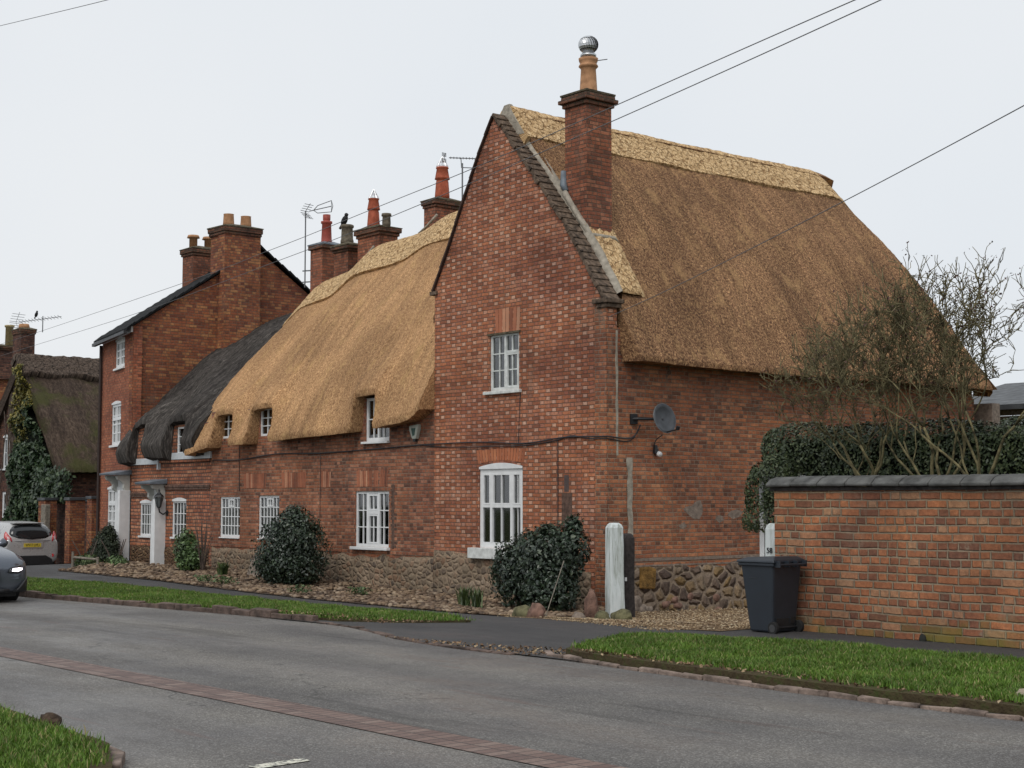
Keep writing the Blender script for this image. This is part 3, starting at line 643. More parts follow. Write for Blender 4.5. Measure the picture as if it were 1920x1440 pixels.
# ------------------------------------------------------------------ thatch
def thatch(name,mat,parent,al,ridge,eave,to,cut=None,bulge=(),thick=.35,nv=60,sag=.0,lift=0.,amp=.014,vmax=None,endround=.07,vstart=0.,low=.03,seed=0.,under=True,curve=.0,label=None,uc=.8):
    """al: stations along the ridge; ridge/eave(a)->(b,z); cut(a)->0..1 length fraction.  to(a,b,z)->world"""
    na=len(al); V=[];UV=[];IN=[]
    for a in al:
        b0,z0=ridge(a); b1,z1=eave(a); L=math.hypot(b1-b0,z1-z0); db,dz=(b1-b0)/L,(z1-z0)/L; nb,nz=-dz,db   # outward normal in profile
        c=cut(a) if cut else 1.
        if vmax: c=min(c,vmax(a,L))
        row=[];inr=[]
        for j in range(nv+1):
            v=vstart+(c-vstart)*(j/nv)
            s=v*L; off=lift+(curve(v) if callable(curve) else curve*math.sin(math.pi*min(1,v)**1.5))
            for (ca,cs,sa,ss,am) in bulge:
                d=(cs*L-s); d=d/ss if d>0 else d/.22
                off+=am*math.exp(-((a-ca)/sa)**4)*math.exp(-d*d)
            q=c*L-s
            if q<endround:
                t=1-q/endround; off-=endround*.8*(1-math.sqrt(max(0,1-t*t)))
            b=b0+db*s; z=z0+dz*s
            nn=noise.noise(Vector((a*9+seed,s*7,1.)))*amp+noise.noise(Vector((a*.9+seed,s*.7,4.)))*low+noise.noise(Vector((a*25,s*20,seed)))*amp*.7
            row.append(to(a+noise.noise(Vector((a*7,s*9,9.)))*amp*.5,b+nb*(off+nn),z+nz*(off+nn))); UV.append((a,s))
            si=s*(c*L-thick*uc)/(c*L); ib=b0+db*si; iz=z0+dz*si; inr.append(to(a,ib+nb*(off-thick),iz+nz*(off-thick)))
        V+=row; IN+=inr
    m=nv+1; F=[]
    for i in range(na-1):
        for j in range(nv): F.append((i*m+j,(i+1)*m+j,(i+1)*m+j+1,i*m+j+1))
    off=len(V); V+=IN; UV+=[(u+.35,v+.05) for u,v in UV]
    if under:
        for i in range(na-1):
            for j in range(nv): F.append((off+i*m+j,off+i*m+j+1,off+(i+1)*m+j+1,off+(i+1)*m+j))
    for i in range(na-1): F.append((i*m+nv,(i+1)*m+nv,off+(i+1)*m+nv,off+i*m+nv))
    for i in range(na-1): F.append((i*m,(i+1)*m,off+(i+1)*m,off+i*m))
    for i in (0,na-1):
        for j in range(nv): F.append((i*m+j,i*m+j+1,off+i*m+j+1,off+i*m+j))
    # side faces keep thatch texture by giving them spread uv
    o=npmesh(name,np.array(V),np.array(F),mat,parent,uv=np.array(UV),smooth=True)
    bm=bmesh.new(); bm.from_mesh(o.data); bmesh.ops.recalc_face_normals(bm,faces=bm.faces)
    for e in bm.edges:
        if len(e.link_faces)==2 and e.calc_face_angle(0)>R(50): e.smooth=False
    bm.to_mesh(o.data); bm.free()
    if label: o['label']=label
    return o
def stations(a0,a1,st,extra=()):
    s=list(np.arange(a0,a1,st))+[a1]
    for e in extra: s+=[e+d for d in (-.09,-.06,-.035,-.01,.015,.04,.07)]
    return sorted(set(round(x,4) for x in s if a0<=x<=a1))
# ================================================================== gable house
HA=thing('thatched_house','tall red brick gable-fronted house with steep reed thatch and big side chimney','house',(-2.5,4,0))
def lin(tab): return lambda x: interp(x,tab)
gtop=lin([(-5.0,6.15),(-4.487,7.0),(-4.06,7.79),(-3.56,8.70),(-3.13,9.33),(-2.6,8.72),(-2.01,8.05),(-1.573,7.5),(-1.06,6.9),(-.576,6.2),(0,5.35)])
mb=MB(); F0=TY(0.)
wall(mb,F0,-5.0,0,-.4,gtop,[(-3.25,-2.38,4.03,5.12),(-3.56,-2.28,1.07,2.62)],extra=[-4.487,-4.06,-3.56,-3.12,-2.6,-2.01,-1.573,-1.06,-.576])
mb.build('gable_wall',M_gable,HA)
mb=MB(); wall(mb,TX(0.),.0,11.0,-.5,4.95,back=.3); mb.build('side_wall',M_side,HA)
mb=MB(); wall(mb,lambda u,w,z:(-5.0-w,u,z),.01,11.0,-.4,6.0,back=.3); mb.box(-5,-.02,10.9,11.1,-.5,4.2); mb.build('rear_wall',M_side,HA)
# corner quoins proud of the gable wall
mb=MB(); bx(mb,F0,-.30,.004,.0,.006,-.4,5.35); bx(mb,TX(0.),-.006,.32,.0,.006,-.4,5.0); mb.build('corner_pier',M_side,HA)
window(HA,F0,-3.25,-2.38,4.03,5.12,cols=4,rows=3,fr=.055,mull=[(-2.815,.055)],trans=[(-2.79,-2.44,4.76,.05)],casements=[(-2.79,-2.43,4.08,4.74,.04)],sill=(.13,.06,.07),mat=M_whitew,sillmat=M_whitew,label='small upper window with a three-row left light and an opening right casement')
ws=window(HA,F0,-3.56,-2.28,1.07,2.56,skipbars=True,cols=1,rows=1,fr=.085,rec=.02,sill=(.22,.20,.12),arch=.07,curt=M_curt2,
  mull=[(-3.22,.07),(-2.62,.07),(-2.92,.022),(-2.45,.0001)],trans=[(-3.475,-3.25,1.86,.05),(-3.185,-2.655,1.86,.055),(-2.585,-2.365,1.86,.05)],mat=M_white,sillmat=M_whitew,label='tall white three-light sash window with an arched head and a thick worn sill',
  casements=[(-3.475,-3.255,1.89,2.475,.03),(-3.185,-2.655,1.89,2.475,.03),(-2.585,-2.365,1.89,2.475,.03)])
soldier(HA,F0,-3.28,-2.36,5.14,5.58,9,.03,skip=.12)
soldier(HA,F0,-3.6,-2.24,2.66,2.92,17,.06,rise=.06,mat=leafmat('orange_soldier_bricks',[(0,(.34,.12,.065)),(.5,(.42,.15,.08)),(1,(.48,.19,.10))],.88,spec=.2))
mb=MB(); bx(mb,F0,-3.30,-2.33,0,.03,5.10,5.135); mb.build('lintel_strip',M_cem,HA)
# stone plinth of the facade, in front of the brick by a few mm
def plinth(parent,T,u0,u1,z0,ztop,mat,pr=.012,name='stone_plinth',amp=.045,st=.12):
    mb=MB(); us=list(np.arange(u0,u1,st))+[u1]; tz=[ (ztop(u) if callable(ztop) else ztop)+noise.noise(Vector((u*2.6,7.,0)))*amp*2 for u in us]
    zn=10; V=[]
    for i,u in enumerate(us):
        for j in range(zn+1):
            z=z0+(tz[i]-z0)*j/zn; w=pr+max(0,noise.noise(Vector((u*5.5,z*6.5,2.)))*.02+.008) if 0<j<zn and 0<i<len(us)-1 else (pr if j<zn else .004)
            V.append(T(u,w,z))
        V.append(T(u,-.05,tz[i]))
    m=zn+2; mb.add(V,[(i*m+j,(i+1)*m+j,(i+1)*m+j+1,i*m+j+1) for i in range(len(us)-1) for j in range(zn+1)])
    for e in (0,len(us)-1):
        u=us[e]; mb.quad(T(u,pr,z0),T(u,.003,tz[e]),T(u,-.05,tz[e]),T(u,-.05,z0))
    return mb.build(name,mat,parent,smooth=True,fixn=True)
plinth(HA,F0,-5.0,-.42,-.4,lin([(-5,.98),(-3.9,.96),(-3.3,.84),(-1,.80),(-.4,.72)]),M_stone)
plinth(HA,TX(0.),.36,10.9,-.5,.80,M_stone2,name='side_plinth')
mb=MB(); bx(mb,TX(0.),.34,10.9,0,.010,.895,.945); bx(mb,TX(0.),.34,10.9,0,.008,.80,.83); mb.build('mortar_band',M_mort2,HA,jit=.0)
def strip(parent,T,u,w,z0,z1,mat,name='mortar_strip',wob=.02,proud=.006,n=26):
    mb=MB(); V=[]
    for i in range(n+1):
        z=z0+(z1-z0)*i/n; a=u+noise.noise(Vector((z*3,u*5,0)))*wob; ww=w*(1+.5*noise.noise(Vector((z*4,9,u))))
        V+=[T(a-ww/2,.0,z),T(a-ww/2,proud,z),T(a+ww/2,proud,z),T(a+ww/2,.0,z)]
    for i in range(n):
        for j in range(3): mb.f.append((i*4+j,i*4+j+1,i*4+j+5,i*4+j+4))
    mb.v=V; mb.f+=[(0,1,2,3),(n*4,n*4+1,n*4+2,n*4+3)]; return mb.build(name,mat,parent)
strip(HA,TX(.006),.235,.05,2.75,4.95,M_mort,proud=.008); strip(HA,TX(.006),.54,.115,.95,2.72,M_mort,proud=.009,wob=.03)
def patch(parent,T,pts,mat,name='mortar_patch',pr=.003):
    mb=MB(); mb.prism(pts,lambda u,z:T(u,pr,z),lambda u,z:T(u,-.01,z)); return mb.build(name,mat,parent)
patch(HA,TX(0.),[(1.88,1.80),(2.0,1.72),(2.12,1.64),(2.3,1.62),(2.38,1.72),(2.39,1.86),(2.34,1.97),(2.22,1.95),(2.12,1.88),(1.95,1.85)],M_mort2)
patch(HA,TX(0.),[(2.72,1.62),(2.84,1.55),(2.95,1.6),(2.93,1.68),(2.8,1.70)],M_mort2); patch(HA,TX(0.),[(1.75,1.50),(1.85,1.45),(1.98,1.5),(1.9,1.58)],M_mort2)
patch(HA,TX(0.),[(3.05,1.70),(3.2,1.62),(3.38,1.66),(3.5,1.76),(3.3,1.80),(3.15,1.77)],M_mort2)
patch(HA,F0,[(-1.12,2.12),(-1.0,2.12),(-1.0,2.42),(-1.12,2.42)],simple('air_vent_grille',(.09,.065,.06),.8),name='air_vent')
mb=MB(); bx(mb,F0,-1.19,-.91,-.01,.002,1.44,2.1)
for i in range(9):
    for j in range(2): bx(mb,F0,-1.18+j*.14+.01*(i%2),-1.06+j*.14+.01*(i%2),.0,.004,1.45+i*.073,1.45+i*.073+.06)
mb.build('dark_brick_patch',simple('smoked_brick',(.115,.068,.05),.9,var=.4,scale=12),HA)
mb=MB(); mb.prism([(.74,.42),(1.12,.40),(1.15,.76),(1.0,.80),(.75,.79)],lambda u,z:(.05,u,z),lambda u,z:(.0,u,z)); mb.build('ochre_stone_block',M_ochre,HA,bevel=.03)
def boulderwall(parent,T,u0,u1,z0,z1,n,mat,name):
    for i in range(n):
        u=random.uniform(u0,u1); z=random.uniform(z0,z1); r=random.uniform(.07,.16); x,y,zz=T(u,.0,z)
        b=bmesh.new(); bmesh.ops.create_icosphere(b,subdivisions=2,radius=1,matrix=Matrix.Diagonal((r*.45,r*1.2,r*.75,1)))
        for v in b.verts: v.co+=Vector([noise.noise(v.co*6+Vector((i,0,j))) for j in range(3)])*.05
        me=bpy.data.meshes.new(name); b.to_mesh(me); b.free(); me.shade_smooth(); me.materials.append(mat)
        o=bpy.data.objects.new(name,me); COL.objects.link(o); o.parent=parent; o.location=Vector((x,y,zz))-wpos(parent)
boulderwall(HA,TX(.0),1.4,3.9,-.1,.30,9,M_stonered,'footing_stone'); boulderwall(HA,TX(0.),.5,1.3,-.1,.22,5,M_stonelone,'footing_stone')
# coping along the right rake: overlapping mossy tiles
def rake(parent,pts,w0,w1,step,th,mat,name,jit=.012,over=.02,y0=-.05,tilt=.055):
    mb=MB(); P=[Vector((a,0,b)) for a,b in pts]
    for a,b in zip(P,P[1:]):
        L=(b-a).length; k=max(1,round(L/step)); d=(b-a).normalized(); nrm=Vector((-d.z,0,d.x)); 
        if nrm.z<0: nrm=-nrm
        for i in range(k):
            p=a.lerp(b,i/k)-d*over; q=a.lerp(b,(i+1)/k)+d*over*.2; u=random.uniform(-jit,jit)
            lo=nrm*(0+u*.3); t0=nrm*(th*(1-tilt*3)); t1=nrm*(th*(1+tilt*3)) # lower end lifted: overlapping
            yy0=y0+random.uniform(-jit,jit); 
            vs=[Vector((p.x,yy0,p.z))+lo,Vector((q.x,yy0,q.z))+lo,Vector((q.x,w1,q.z))+lo,Vector((p.x,w1,p.z))+lo,
                Vector((p.x,yy0,p.z))+t0,Vector((q.x,yy0,q.z))+t1,Vector((q.x,w1,q.z))+t1,Vector((p.x,w1,p.z))+t0]
            mb.add(vs,[(0,3,2,1),(4,5,6,7),(0,1,5,4),(1,2,6,5),(2,3,7,6),(3,0,4,7)])
    return mb.build(name,mat,parent,bevel=.008)
RK=[(-3.13,9.34),(-2.6,8.71),(-2.01,8.07),(-1.573,7.52),(-1.06,6.92),(-.576,6.22),(-.02,5.44)]
rake(HA,RK,0,.30,.17,.075,M_tile,'rake_coping',jit=.028)
rake(HA,[(-3.13,9.33),(-3.56,8.66),(-4.06,7.79),(-4.487,7.0),(-5.02,6.13)],0,.18,.5,.04,simple('dark_verge_coping',(.06,.035,.028),.9,var=.3),'verge_coping',over=.01,y0=-.06)
mb=MB(); mb.box(-.30,.10,-.07,.34,5.42,5.50); mb.box(-.22,.05,-.04,.32,5.34,5.42); mb.build('kneeler',M_tile,HA,bevel=.012,jit=.004)
mb=MB(); mb.box(-5.12,-4.9,-.05,.2,6.06,6.14); mb.build('kneeler',M_tile,HA,bevel=.012)
# mortar fillet between coping and thatch
fl=[(-3.10,9.46),(-2.55,8.80),(-1.98,8.16),(-1.5,7.60),(-1.0,6.98),(-.52,6.32),(.02,5.50)]
def fillet(parent,pts,y0,y1,up,mat,name,w=.02):
    mb=MB(); V=[];n=0
    for (a,b),(c,d) in zip(pts,pts[1:]):
        k=max(1,int(math.dist((a,b),(c,d))/.12))
        for i in range(k):
            t=i/k; x=a+(c-a)*t; z=b+(d-b)*t; dx,dz=(c-a),(d-b); L=math.hypot(dx,dz); nx,nz=-dz/L,dx/L
            if nz<0 or (abs(nz)<.2 and nx<0): nx,nz=-nx,-nz
            q=noise.noise(Vector((x*3,z*3,1)))*.03
            V+=[(x-nx*.12,y0+q,z-nz*.12),(x+nx*.0,y0+q,z),(x+nx*up,y1+q,z+nz*up),(x-nx*.12,y1+.15,z-nz*.12)]; n+=1
    mb.v=V
    for i in range(n-1):
        for j in range(3): mb.f.append((i*4+j,i*4+j+1,i*4+j+5,i*4+j+4))
    return mb.build(name,mat,parent,smooth=True)
fillet(HA,fl,.29,.37,.10,M_mort,'mortar_fillet')
# --- thatch of the gable house: right slope (hipped at the far end), left slope, hip
RX,RZ=-3.03,9.56; EX,EZ=.52,4.40
def farY(s): return interp(s,[(0,9.6),(.2,9.95),(.4,10.35),(.6,10.7),(.8,10.95),(1,11.25)])
al=list(np.linspace(0,1,190))
def slopeA(name,mat,parent,xr,zr,xe,ze,y0,sgn,nv,thick,lift=0,v0=0,v1=1,amp=.014,a0=0,a1=1,na=190,farf=None,er=.07,seed=0):
    V=[];IN=[];UV=[]; L=math.hypot(xe-xr,ze-zr); dx,dz=(xe-xr)/L,(ze-zr)/L; nx,nz=(-dz,dx) if sgn>0 else (dz,-dx)
    if nz<0: nx,nz=-nx,-nz
    for i in range(na+1):
        for j in range(nv+1):
            v=v0+(v1-v0)*j/nv; s=v*L
            yf=(farf or farY)(v); t=a0+(a1-a0)*i/na; y=y0+(yf-y0)*t
            off=lift; q=(v1-v)*L
            if q<er: k=1-q/er; off-=er*.8*(1-math.sqrt(max(0,1-k*k)))
            qa=(1-t)*(yf-y0)
            if qa<.3 and a1>=1: k=1-qa/.3; off-=.22*(1-math.sqrt(max(0,1-k*k)))
            if v<.06 and lift==0: off-=.0
            off+=.17*math.sin(math.pi*min(1,max(0,v)))
            nn=noise.noise(Vector((y*9+seed,s*7,1.)))*amp+noise.noise(Vector((y*.8+seed,s*.6,4.)))*.045+noise.noise(Vector((y*25,s*20,seed)))*amp*.7
            x=xr+dx*s; z=zr+dz*s-.02*math.sin(math.pi*t)
            V.append((x+nx*(off+nn),y,z+nz*(off+nn))); si=s-thick*.8*(v-v0)/(v1-v0); xi=xr+dx*si; zi=zr+dz*si; IN.append((xi+nx*(off-thick),y,zi+nz*(off-thick))); UV.append((y,s))
    m=nv+1; F=[(i*m+j,(i+1)*m+j,(i+1)*m+j+1,i*m+j+1) for i in range(na) for j in range(nv)]
    o=len(V); V+=IN; UV+=[(u+.35,v+.05) for u,v in UV]
    F+=[(o+i*m+j,o+i*m+j+1,o+(i+1)*m+j+1,o+(i+1)*m+j) for i in range(na) for j in range(nv)]
    F+=[(i*m+nv,(i+1)*m+nv,o+(i+1)*m+nv,o+i*m+nv) for i in range(na)]+[(i*m,(i+1)*m,o+(i+1)*m,o+i*m) for i in range(na)]
    F+=[(e*m+j,e*m+j+1,o+e*m+j+1,o+e*m+j) for e in (0,na) for j in range(nv)]
    ob=npmesh(name,np.array(V),np.array(F),mat,parent,uv=np.array(UV),smooth=True)
    bm=bmesh.new(); bm.from_mesh(ob.data); bmesh.ops.recalc_face_normals(bm,faces=bm.faces)
    for e in bm.edges:
        if len(e.link_faces)==2 and e.calc_face_angle(0)>R(50): e.smooth=False
    bm.to_mesh(ob.data); bm.free(); return ob
slopeA('thatch_roof',M_thA,HA,RX,RZ,EX,EZ,.33,1,110,.34)
# left slope, behind the parapet, and the hip at the rear
slopeA('thatch_roof',M_thA,HA,RX,RZ,-5.5,5.6,.30,-1,50,.3,na=90)
def hipgrid():
    V=[];UV=[];nu,nv=40,40
    LR=math.hypot(EX-RX,EZ-RZ)
    for i in range(nu+1):
        t=i/nu
        for j in range(nv+1):
            v=j/nv; xr=RX+(EX-RX)*v; xl=RX+(-5.6-RX)*v; x=xr+(xl-xr)*t
            y=farY(v)+.25*math.sin(math.pi*t)*v; z=RZ+(EZ-RZ)*v-.02
            V.append((x,y-.06,z)); UV.append((x,v*6))
    m=nv+1; npmesh('thatch_hip',np.array(V),np.array([(i*m+j,(i+1)*m+j,(i+1)*m+j+1,i*m+j+1) for i in range(nu) for j in range(nv)]),M_thA,HA,uv=np.array(UV),smooth=True)
hipgrid()
# raised straw ridge, both sides in one saddle
def ridgecapA():
    V=[];UV=[];IN=[]; na=150; L1=math.hypot(EX-RX,EZ-RZ); dx,dz=(EX-RX)/L1,(EZ-RZ)/L1; N1=(-dz,dx)
    d2=Vector((-5.5-RX,5.6-RZ)).normalized(); N2=(d2.y,-d2.x)
    if N2[1]<0: N2=(-N2[0],-N2[1])
    prof=[]; W1,W2=.93,.8; up=.115
    for s in np.linspace(-W2,W1,34):
        if s<-.22: q=-s; x=RX+d2.x*q+N2[0]*up; z=RZ+d2.y*q+N2[1]*up
        elif s>.22: x=RX+dx*s+N1[0]*up; z=RZ+dz*s+N1[1]*up
        else:
            t=(s+.22)/.44; a=(RX+d2.x*.22+N2[0]*up,RZ+d2.y*.22+N2[1]*up); b=(RX+dx*.22+N1[0]*up,RZ+dz*.22+N1[1]*up)
            x=a[0]+(b[0]-a[0])*t; z=a[1]+(b[1]-a[1])*t+.12*math.sin(math.pi*t)**.8
        prof.append((x,z,s))
    for i in range(na+1):
        t=i/na; y=.24+(9.78-.24)*t; e=max(0,(t-.93)/.07); dr=-.35*e*e-.02*math.sin(math.pi*t)
        for x,z,s in prof:
            yy=y+abs(s)*.35*max(0,(t-.8)/.2)
            k=noise.noise(Vector((y*6,s*6,3)))*.018+noise.noise(Vector((y*18,s*16,3)))*.012+noise.noise(Vector((y*.9,0,0)))*.03
            V.append((x+(k if s>0 else -k)*.7,yy,z+k*.7+dr)); IN.append((x-(.16 if s>0 else -.16)*.75,yy,z-.13+dr)); UV.append((y,s))
    m=len(prof); F=[(i*m+j,(i+1)*m+j,(i+1)*m+j+1,i*m+j+1) for i in range(na) for j in range(m-1)]; o=len(V)
    F+=[(i*m+e,(i+1)*m+e,o+(i+1)*m+e,o+i*m+e) for i in range(na) for e in (0,m-1)]
    F+=[(e*m+j,e*m+j+1,o+e*m+j+1,o+e*m+j) for e in (0,na) for j in range(m-1)]
    ob=npmesh('straw_ridge',np.array(V+IN),np.array(F),M_ridge,HA,uv=np.array(UV+[(u,v+.1) for u,v in UV]),smooth=True)
    bm=bmesh.new(); bm.from_mesh(ob.data); bmesh.ops.recalc_face_normals(bm,faces=bm.faces)
    for e in bm.edges:
        if len(e.link_faces)==2 and e.calc_face_angle(0)>R(50): e.smooth=False
    bm.to_mesh(ob.data); bm.free()
ridgecapA()
mb=MB(); mb.prism([(RX-.36,RZ-.60),(RX-.20,RZ-.12),(RX-.09,RZ+.035),(RX+.07,RZ+.04),(RX+.18,RZ-.14),(RX+.55,RZ-.64)],lambda u,z:(u,.235,z),lambda u,z:(u,.33,z)); mb.build('apex_fillet',M_mort,HA,bevel=.02)
# straw apron below the chimney
LA=math.hypot(EX-RX,EZ-RZ); 
def vA(x): return (x-RX)/(EX-RX)
slopeA('straw_apron',M_ridge,HA,RX,RZ,EX,EZ,.34,1,26,.1,lift=.10,v0=vA(-1.15),v1=vA(-.28),na=26,farf=lambda v:1.22+.1*(v-.5)*0,er=.05,amp=.02,seed=5)
M_cap=brick('sooty_cap_brick',.073,.225,'garden',[(0,(.09,.055,.042)),(.4,(.16,.08,.055)),(1,(.24,.11,.07))],(.10,.085,.06),mw=.007,grime=.55,seed=27.,blotch=(.11,.10,.055))
# chimney of the gable house
def chimney(parent,x0,x1,y0,y1,z0,z1,caps,mat=None,crown=M_cem,name='chimney',pots=()):
    mb=MB(); mb.box(x0,x1,y0,y1,z0,z1); ch=mb.build(name,mat or M_chim,parent)
    c=MB(); z=z1
    for pr,h in caps: c.box(x0-pr,x1+pr,y0-pr,y1+pr,z+.0005,z+h); z+=h
    c.build('corbel_courses',M_cap,ch,bevel=.012,jit=.006)
    f=MB(); pr=caps[-1][0]+.01; k=.34; f.add([(x0-pr,y0-pr,z+.0005),(x1+pr,y0-pr,z+.0005),(x1+pr,y1+pr,z+.0005),(x0-pr,y1+pr,z+.0005),(x0-pr,y0-pr,z+.03),(x1+pr,y0-pr,z+.03),(x1+pr,y1+pr,z+.03),(x0-pr,y1+pr,z+.03),
       (x0+(x1-x0)*k,y0+(y1-y0)*k,z+.13),(x1-(x1-x0)*k,y0+(y1-y0)*k,z+.13),(x1-(x1-x0)*k,y1-(y1-y0)*k,z+.13),(x0+(x1-x0)*k,y1-(y1-y0)*k,z+.13)],
       [(3,2,1,0),(0,1,5,4),(1,2,6,5),(2,3,7,6),(3,0,4,7),(4,5,9,8),(5,6,10,9),(6,7,11,10),(7,4,8,11),(8,9,10,11)])
    f.build('flaunching',crown,ch,jit=.008)
    for px,py,prof,m in pots:
        p=MB(); p.lathe(prof,(px,py,z+.07),18); p.build('chimney_pot',m,ch,smooth=True)
    return ch
CHA=chimney(HA,-1.48,-.885,.36,.98,6.6,9.21,[(.045,.075),(.10,.08),(.055,.07)],
  pots=[(-1.17,.67,[(.19,0),(.165,.05),(.15,.3),(.14,.45),(.155,.47),(.185,.50),(.17,.53),(.15,.55),(.175,.60),(.185,.65),(.15,.66),(.14,.5)],M_pot)])
mb=MB(); mb.lathe([(.12,-.05),(.12,.0),(.15,.015),(.15,.05),(.12,.06),(.12,.09)],(-1.17,.67,10.18),20)
cw=mb.build('cowl_collar',M_steel,CHA,smooth=True)
mb=MB(); nbl=22
for i in range(nbl):
    for j in range(10):
        def sp(jj,d):
            ph=math.pi*(.06+.88*jj/10); t=2*math.pi*(i+d)/nbl+jj*.09; r=.19*math.sin(ph)*(1.0 if d<.5 else .93); return (-1.17+r*math.cos(t),0.67+r*math.sin(t),10.42+.17*math.cos(ph))
        mb.quad(sp(j,0),sp(j,.92),sp(j+1,.92),sp(j+1,0))
mb.build('cowl_vanes',M_steel,CHA,fixn=False)
mb=MB(); mb.lathe([(.02,-.15),(.155,-.1),(.165,0),(.155,.1),(.02,.15)],(-1.17,.67,10.42),18); mb.build('cowl_core',simple('cowl_inside',(.03,.03,.03),.6,metal=.5),CHA,smooth=True)
mb=MB(); mb.ring([(-1.4,.67,10.13),(-.9,.9,10.13)],.008,6); mb.build('cowl_rod',M_wire,CHA)
mb=MB()   # lead and mortar around the stack foot
mb.ring([(-1.50,.34,8.05),(-1.5,.34,7.78),(-1.42,.34,7.66)],[.05,.07,.05],8); mb.build('lead_flashing',M_lead,CHA,smooth=True)
mb=MB()
def onA(x,y,up=.0): 
    L=LA; dx,dz=(EX-RX)/L,(EZ-RZ)/L; x-=.17; s=(x-RX)/dx; up+=.17*math.sin(math.pi*s/LA); return (x-dz*up,y,RZ+dz*s+dx*up)
mb.ring([onA(-1.45,.31,.06),onA(-1.2,.31,.07),onA(-.88,.33,.07),onA(-.85,.42,.07),onA(-.85,.98,.07),onA(-.80,1.06,.06)],[.06,.05,.045,.045,.04,.015],8); mb.build('foot_mortar',M_mort,CHA,smooth=True)
# facade cables
def cable(name,label,pts,r,parent=None,cat='cable',group=None,mat=None):
    mb=MB(); P=[Vector(p) for p in pts]; out=[]
    for i in range(len(P)-1):
        a=P[max(0,i-1)];b=P[i];c=P[i+1];d=P[min(len(P)-1,i+2)]
        for k in range(10):
            t=k/10; out.append(.5*((2*b)+(c-a)*t+(2*a-5*b+4*c-d)*t*t+(3*b-a-3*c+d)*t**3))
    out.append(P[-1]); mb.ring(out,r,6); o=mb.build(name,mat or M_wire,parent,smooth=True)
    if parent is None: tag(o,label,cat,group)
    return o
cz=[(-13.9,2.95),(-12.66,2.93),(-10.97,3.03),(-9.18,3.0),(-7.13,3.04),(-5.26,3.08),(-3.55,3.08),(-2.2,3.02),(-1.09,3.095),(-.06,3.08)]
cable('wall_cable','thick dark cable strung across the whole brick front, ending at the satellite dish',[(x,-.025,z) for x,z in cz]+[(.03,-.02,3.08),(.03,.47,3.05),(.03,.66,3.12),(.12,.7,3.3)],.013)
cable('wall_cable','thinner sagging cable just below the thick one, gable house only',[(-5.3,-.02,3.06),(-4.2,-.02,3.0),(-3.2,-.02,2.99),(-2.1,-.02,2.985),(-1.3,-.02,3.05),(-.9,-.02,3.12),(-.5,-.02,3.06),(-.03,-.02,3.04),(.02,.0,3.04),(.02,.45,3.0),(.02,.66,3.08)],.009)
cable('drop_cable','thin cable dropping down the gable wall from the long cable beside the sash window',[(-1.28,-.015,3.07),(-1.28,-.015,2.2),(-1.285,-.015,1.3)],.007)
cable('drop_cable','thin cable running up from the long cable to the small upper window',[(-2.38,-.015,3.02),(-2.36,-.015,3.5),(-2.33,-.015,4.0)],.006)
cable('drop_cable','thin cable dropping beside the left cottage windows',[(-12.65,-.02,3.3),(-12.66,-.02,2.9),(-12.64,-.02,2.2)],.009)
cable('drop_cable','thin cable dropping between the round bush and the middle window',[(-9.12,-.02,3.0),(-9.12,-.02,2.3),(-9.13,-.02,1.6)],.006)
# ================================================================== golden thatched cottage
HB=thing('thatched_cottage','long brick cottage with golden thatch over eyebrow windows and wavy straw ridge','house',(-9.5,2,0))
mb=MB()
Bh=[(-7.42,-6.55,3.2,4.12),(-7.78,-6.55,1.0,2.16),(-13.58,-12.63,1.1,2.06),(-11.78,-10.86,1.1,2.08),(-11.76,-10.95,3.46,4.1),(-13.6,-12.78,3.46,4.08)]
wall(mb,F0,-14.05,-5.0,-.4,4.12,Bh,back=.25)
mb.build('front_wall',M_cot,HB)
mb=MB(); mb.box(-14.05,-5.1,5.9,6.1,-.3,4.2); mb.prism([(0.1,-.3),(0.1,3.7),(3.05,7.1),(6,4.),(6,-.3)],lambda u,z:(-14.0,u,z),lambda u,z:(-13.85,u,z)); mb.build('rear_wall',M_cot,HB)
W=window(HB,F0,-7.78,-6.55,1.0,2.16,cols=6,rows=3,fr=.05,mull=[(-7.36,.06),(-6.95,.06)],trans=[(-7.33,-6.98,1.72,.07)],casements=[(-7.33,-6.98,1.76,2.1,.035),(-7.33,-6.98,1.07,1.68,.035)],sill=(.08,.06,.09),label='wide three-light window with many small panes and a projecting sill')
window(HB,F0,-13.58,-12.63,1.1,2.06,cols=6,rows=4,fr=.045,bar=.02,casements=[(-13.2,-12.95,1.82,2.0,.028)],sill=(.0,.03,.03),label='leftmost many-paned window of the golden-thatched cottage')
window(HB,F0,-11.78,-10.86,1.1,2.08,cols=6,rows=4,fr=.045,bar=.02,casements=[(-11.42,-11.18,1.83,2.02,.028)],sill=(.0,.03,.03),label='many-paned window beside the big round bush')
window(HB,F0,-7.42,-6.55,3.2,4.12,cols=4,rows=2,fr=.06,sill=(.05,.05,.09),mull=[(-6.98,.05)],label='eyebrow window with its foot showing below the thatch')
window(HB,F0,-11.76,-10.95,3.46,4.1,cols=3,rows=3,fr=.04,curt=M_curt,label='middle eyebrow window in a notch of the thatch')
window(HB,F0,-13.6,-12.78,3.46,4.08,cols=3,rows=3,fr=.04,label='left eyebrow window in a notch of the thatch')
for u0,u1,n in ((-7.72,-6.6,20),(-12.45,-11.45,18),(-10.75,-9.75,16),(-9.15,-8.75,7)): soldier(HB,F0,u0,u1,2.26,2.60,n,.03,skip=.06,mat=M_soldier)
plinth(HB,F0,-13.95,-5.01,-.4,lin([(-14,.84),(-9,.84),(-7,.80),(-5,.86)]),M_stone)
mb=MB(); bx(mb,F0,-14.0,-8.3,0,.014,.87,.935); bx(mb,F0,-6.4,-5.02,0,.014,.86,.925); mb.build('brick_band',M_cot,HB)
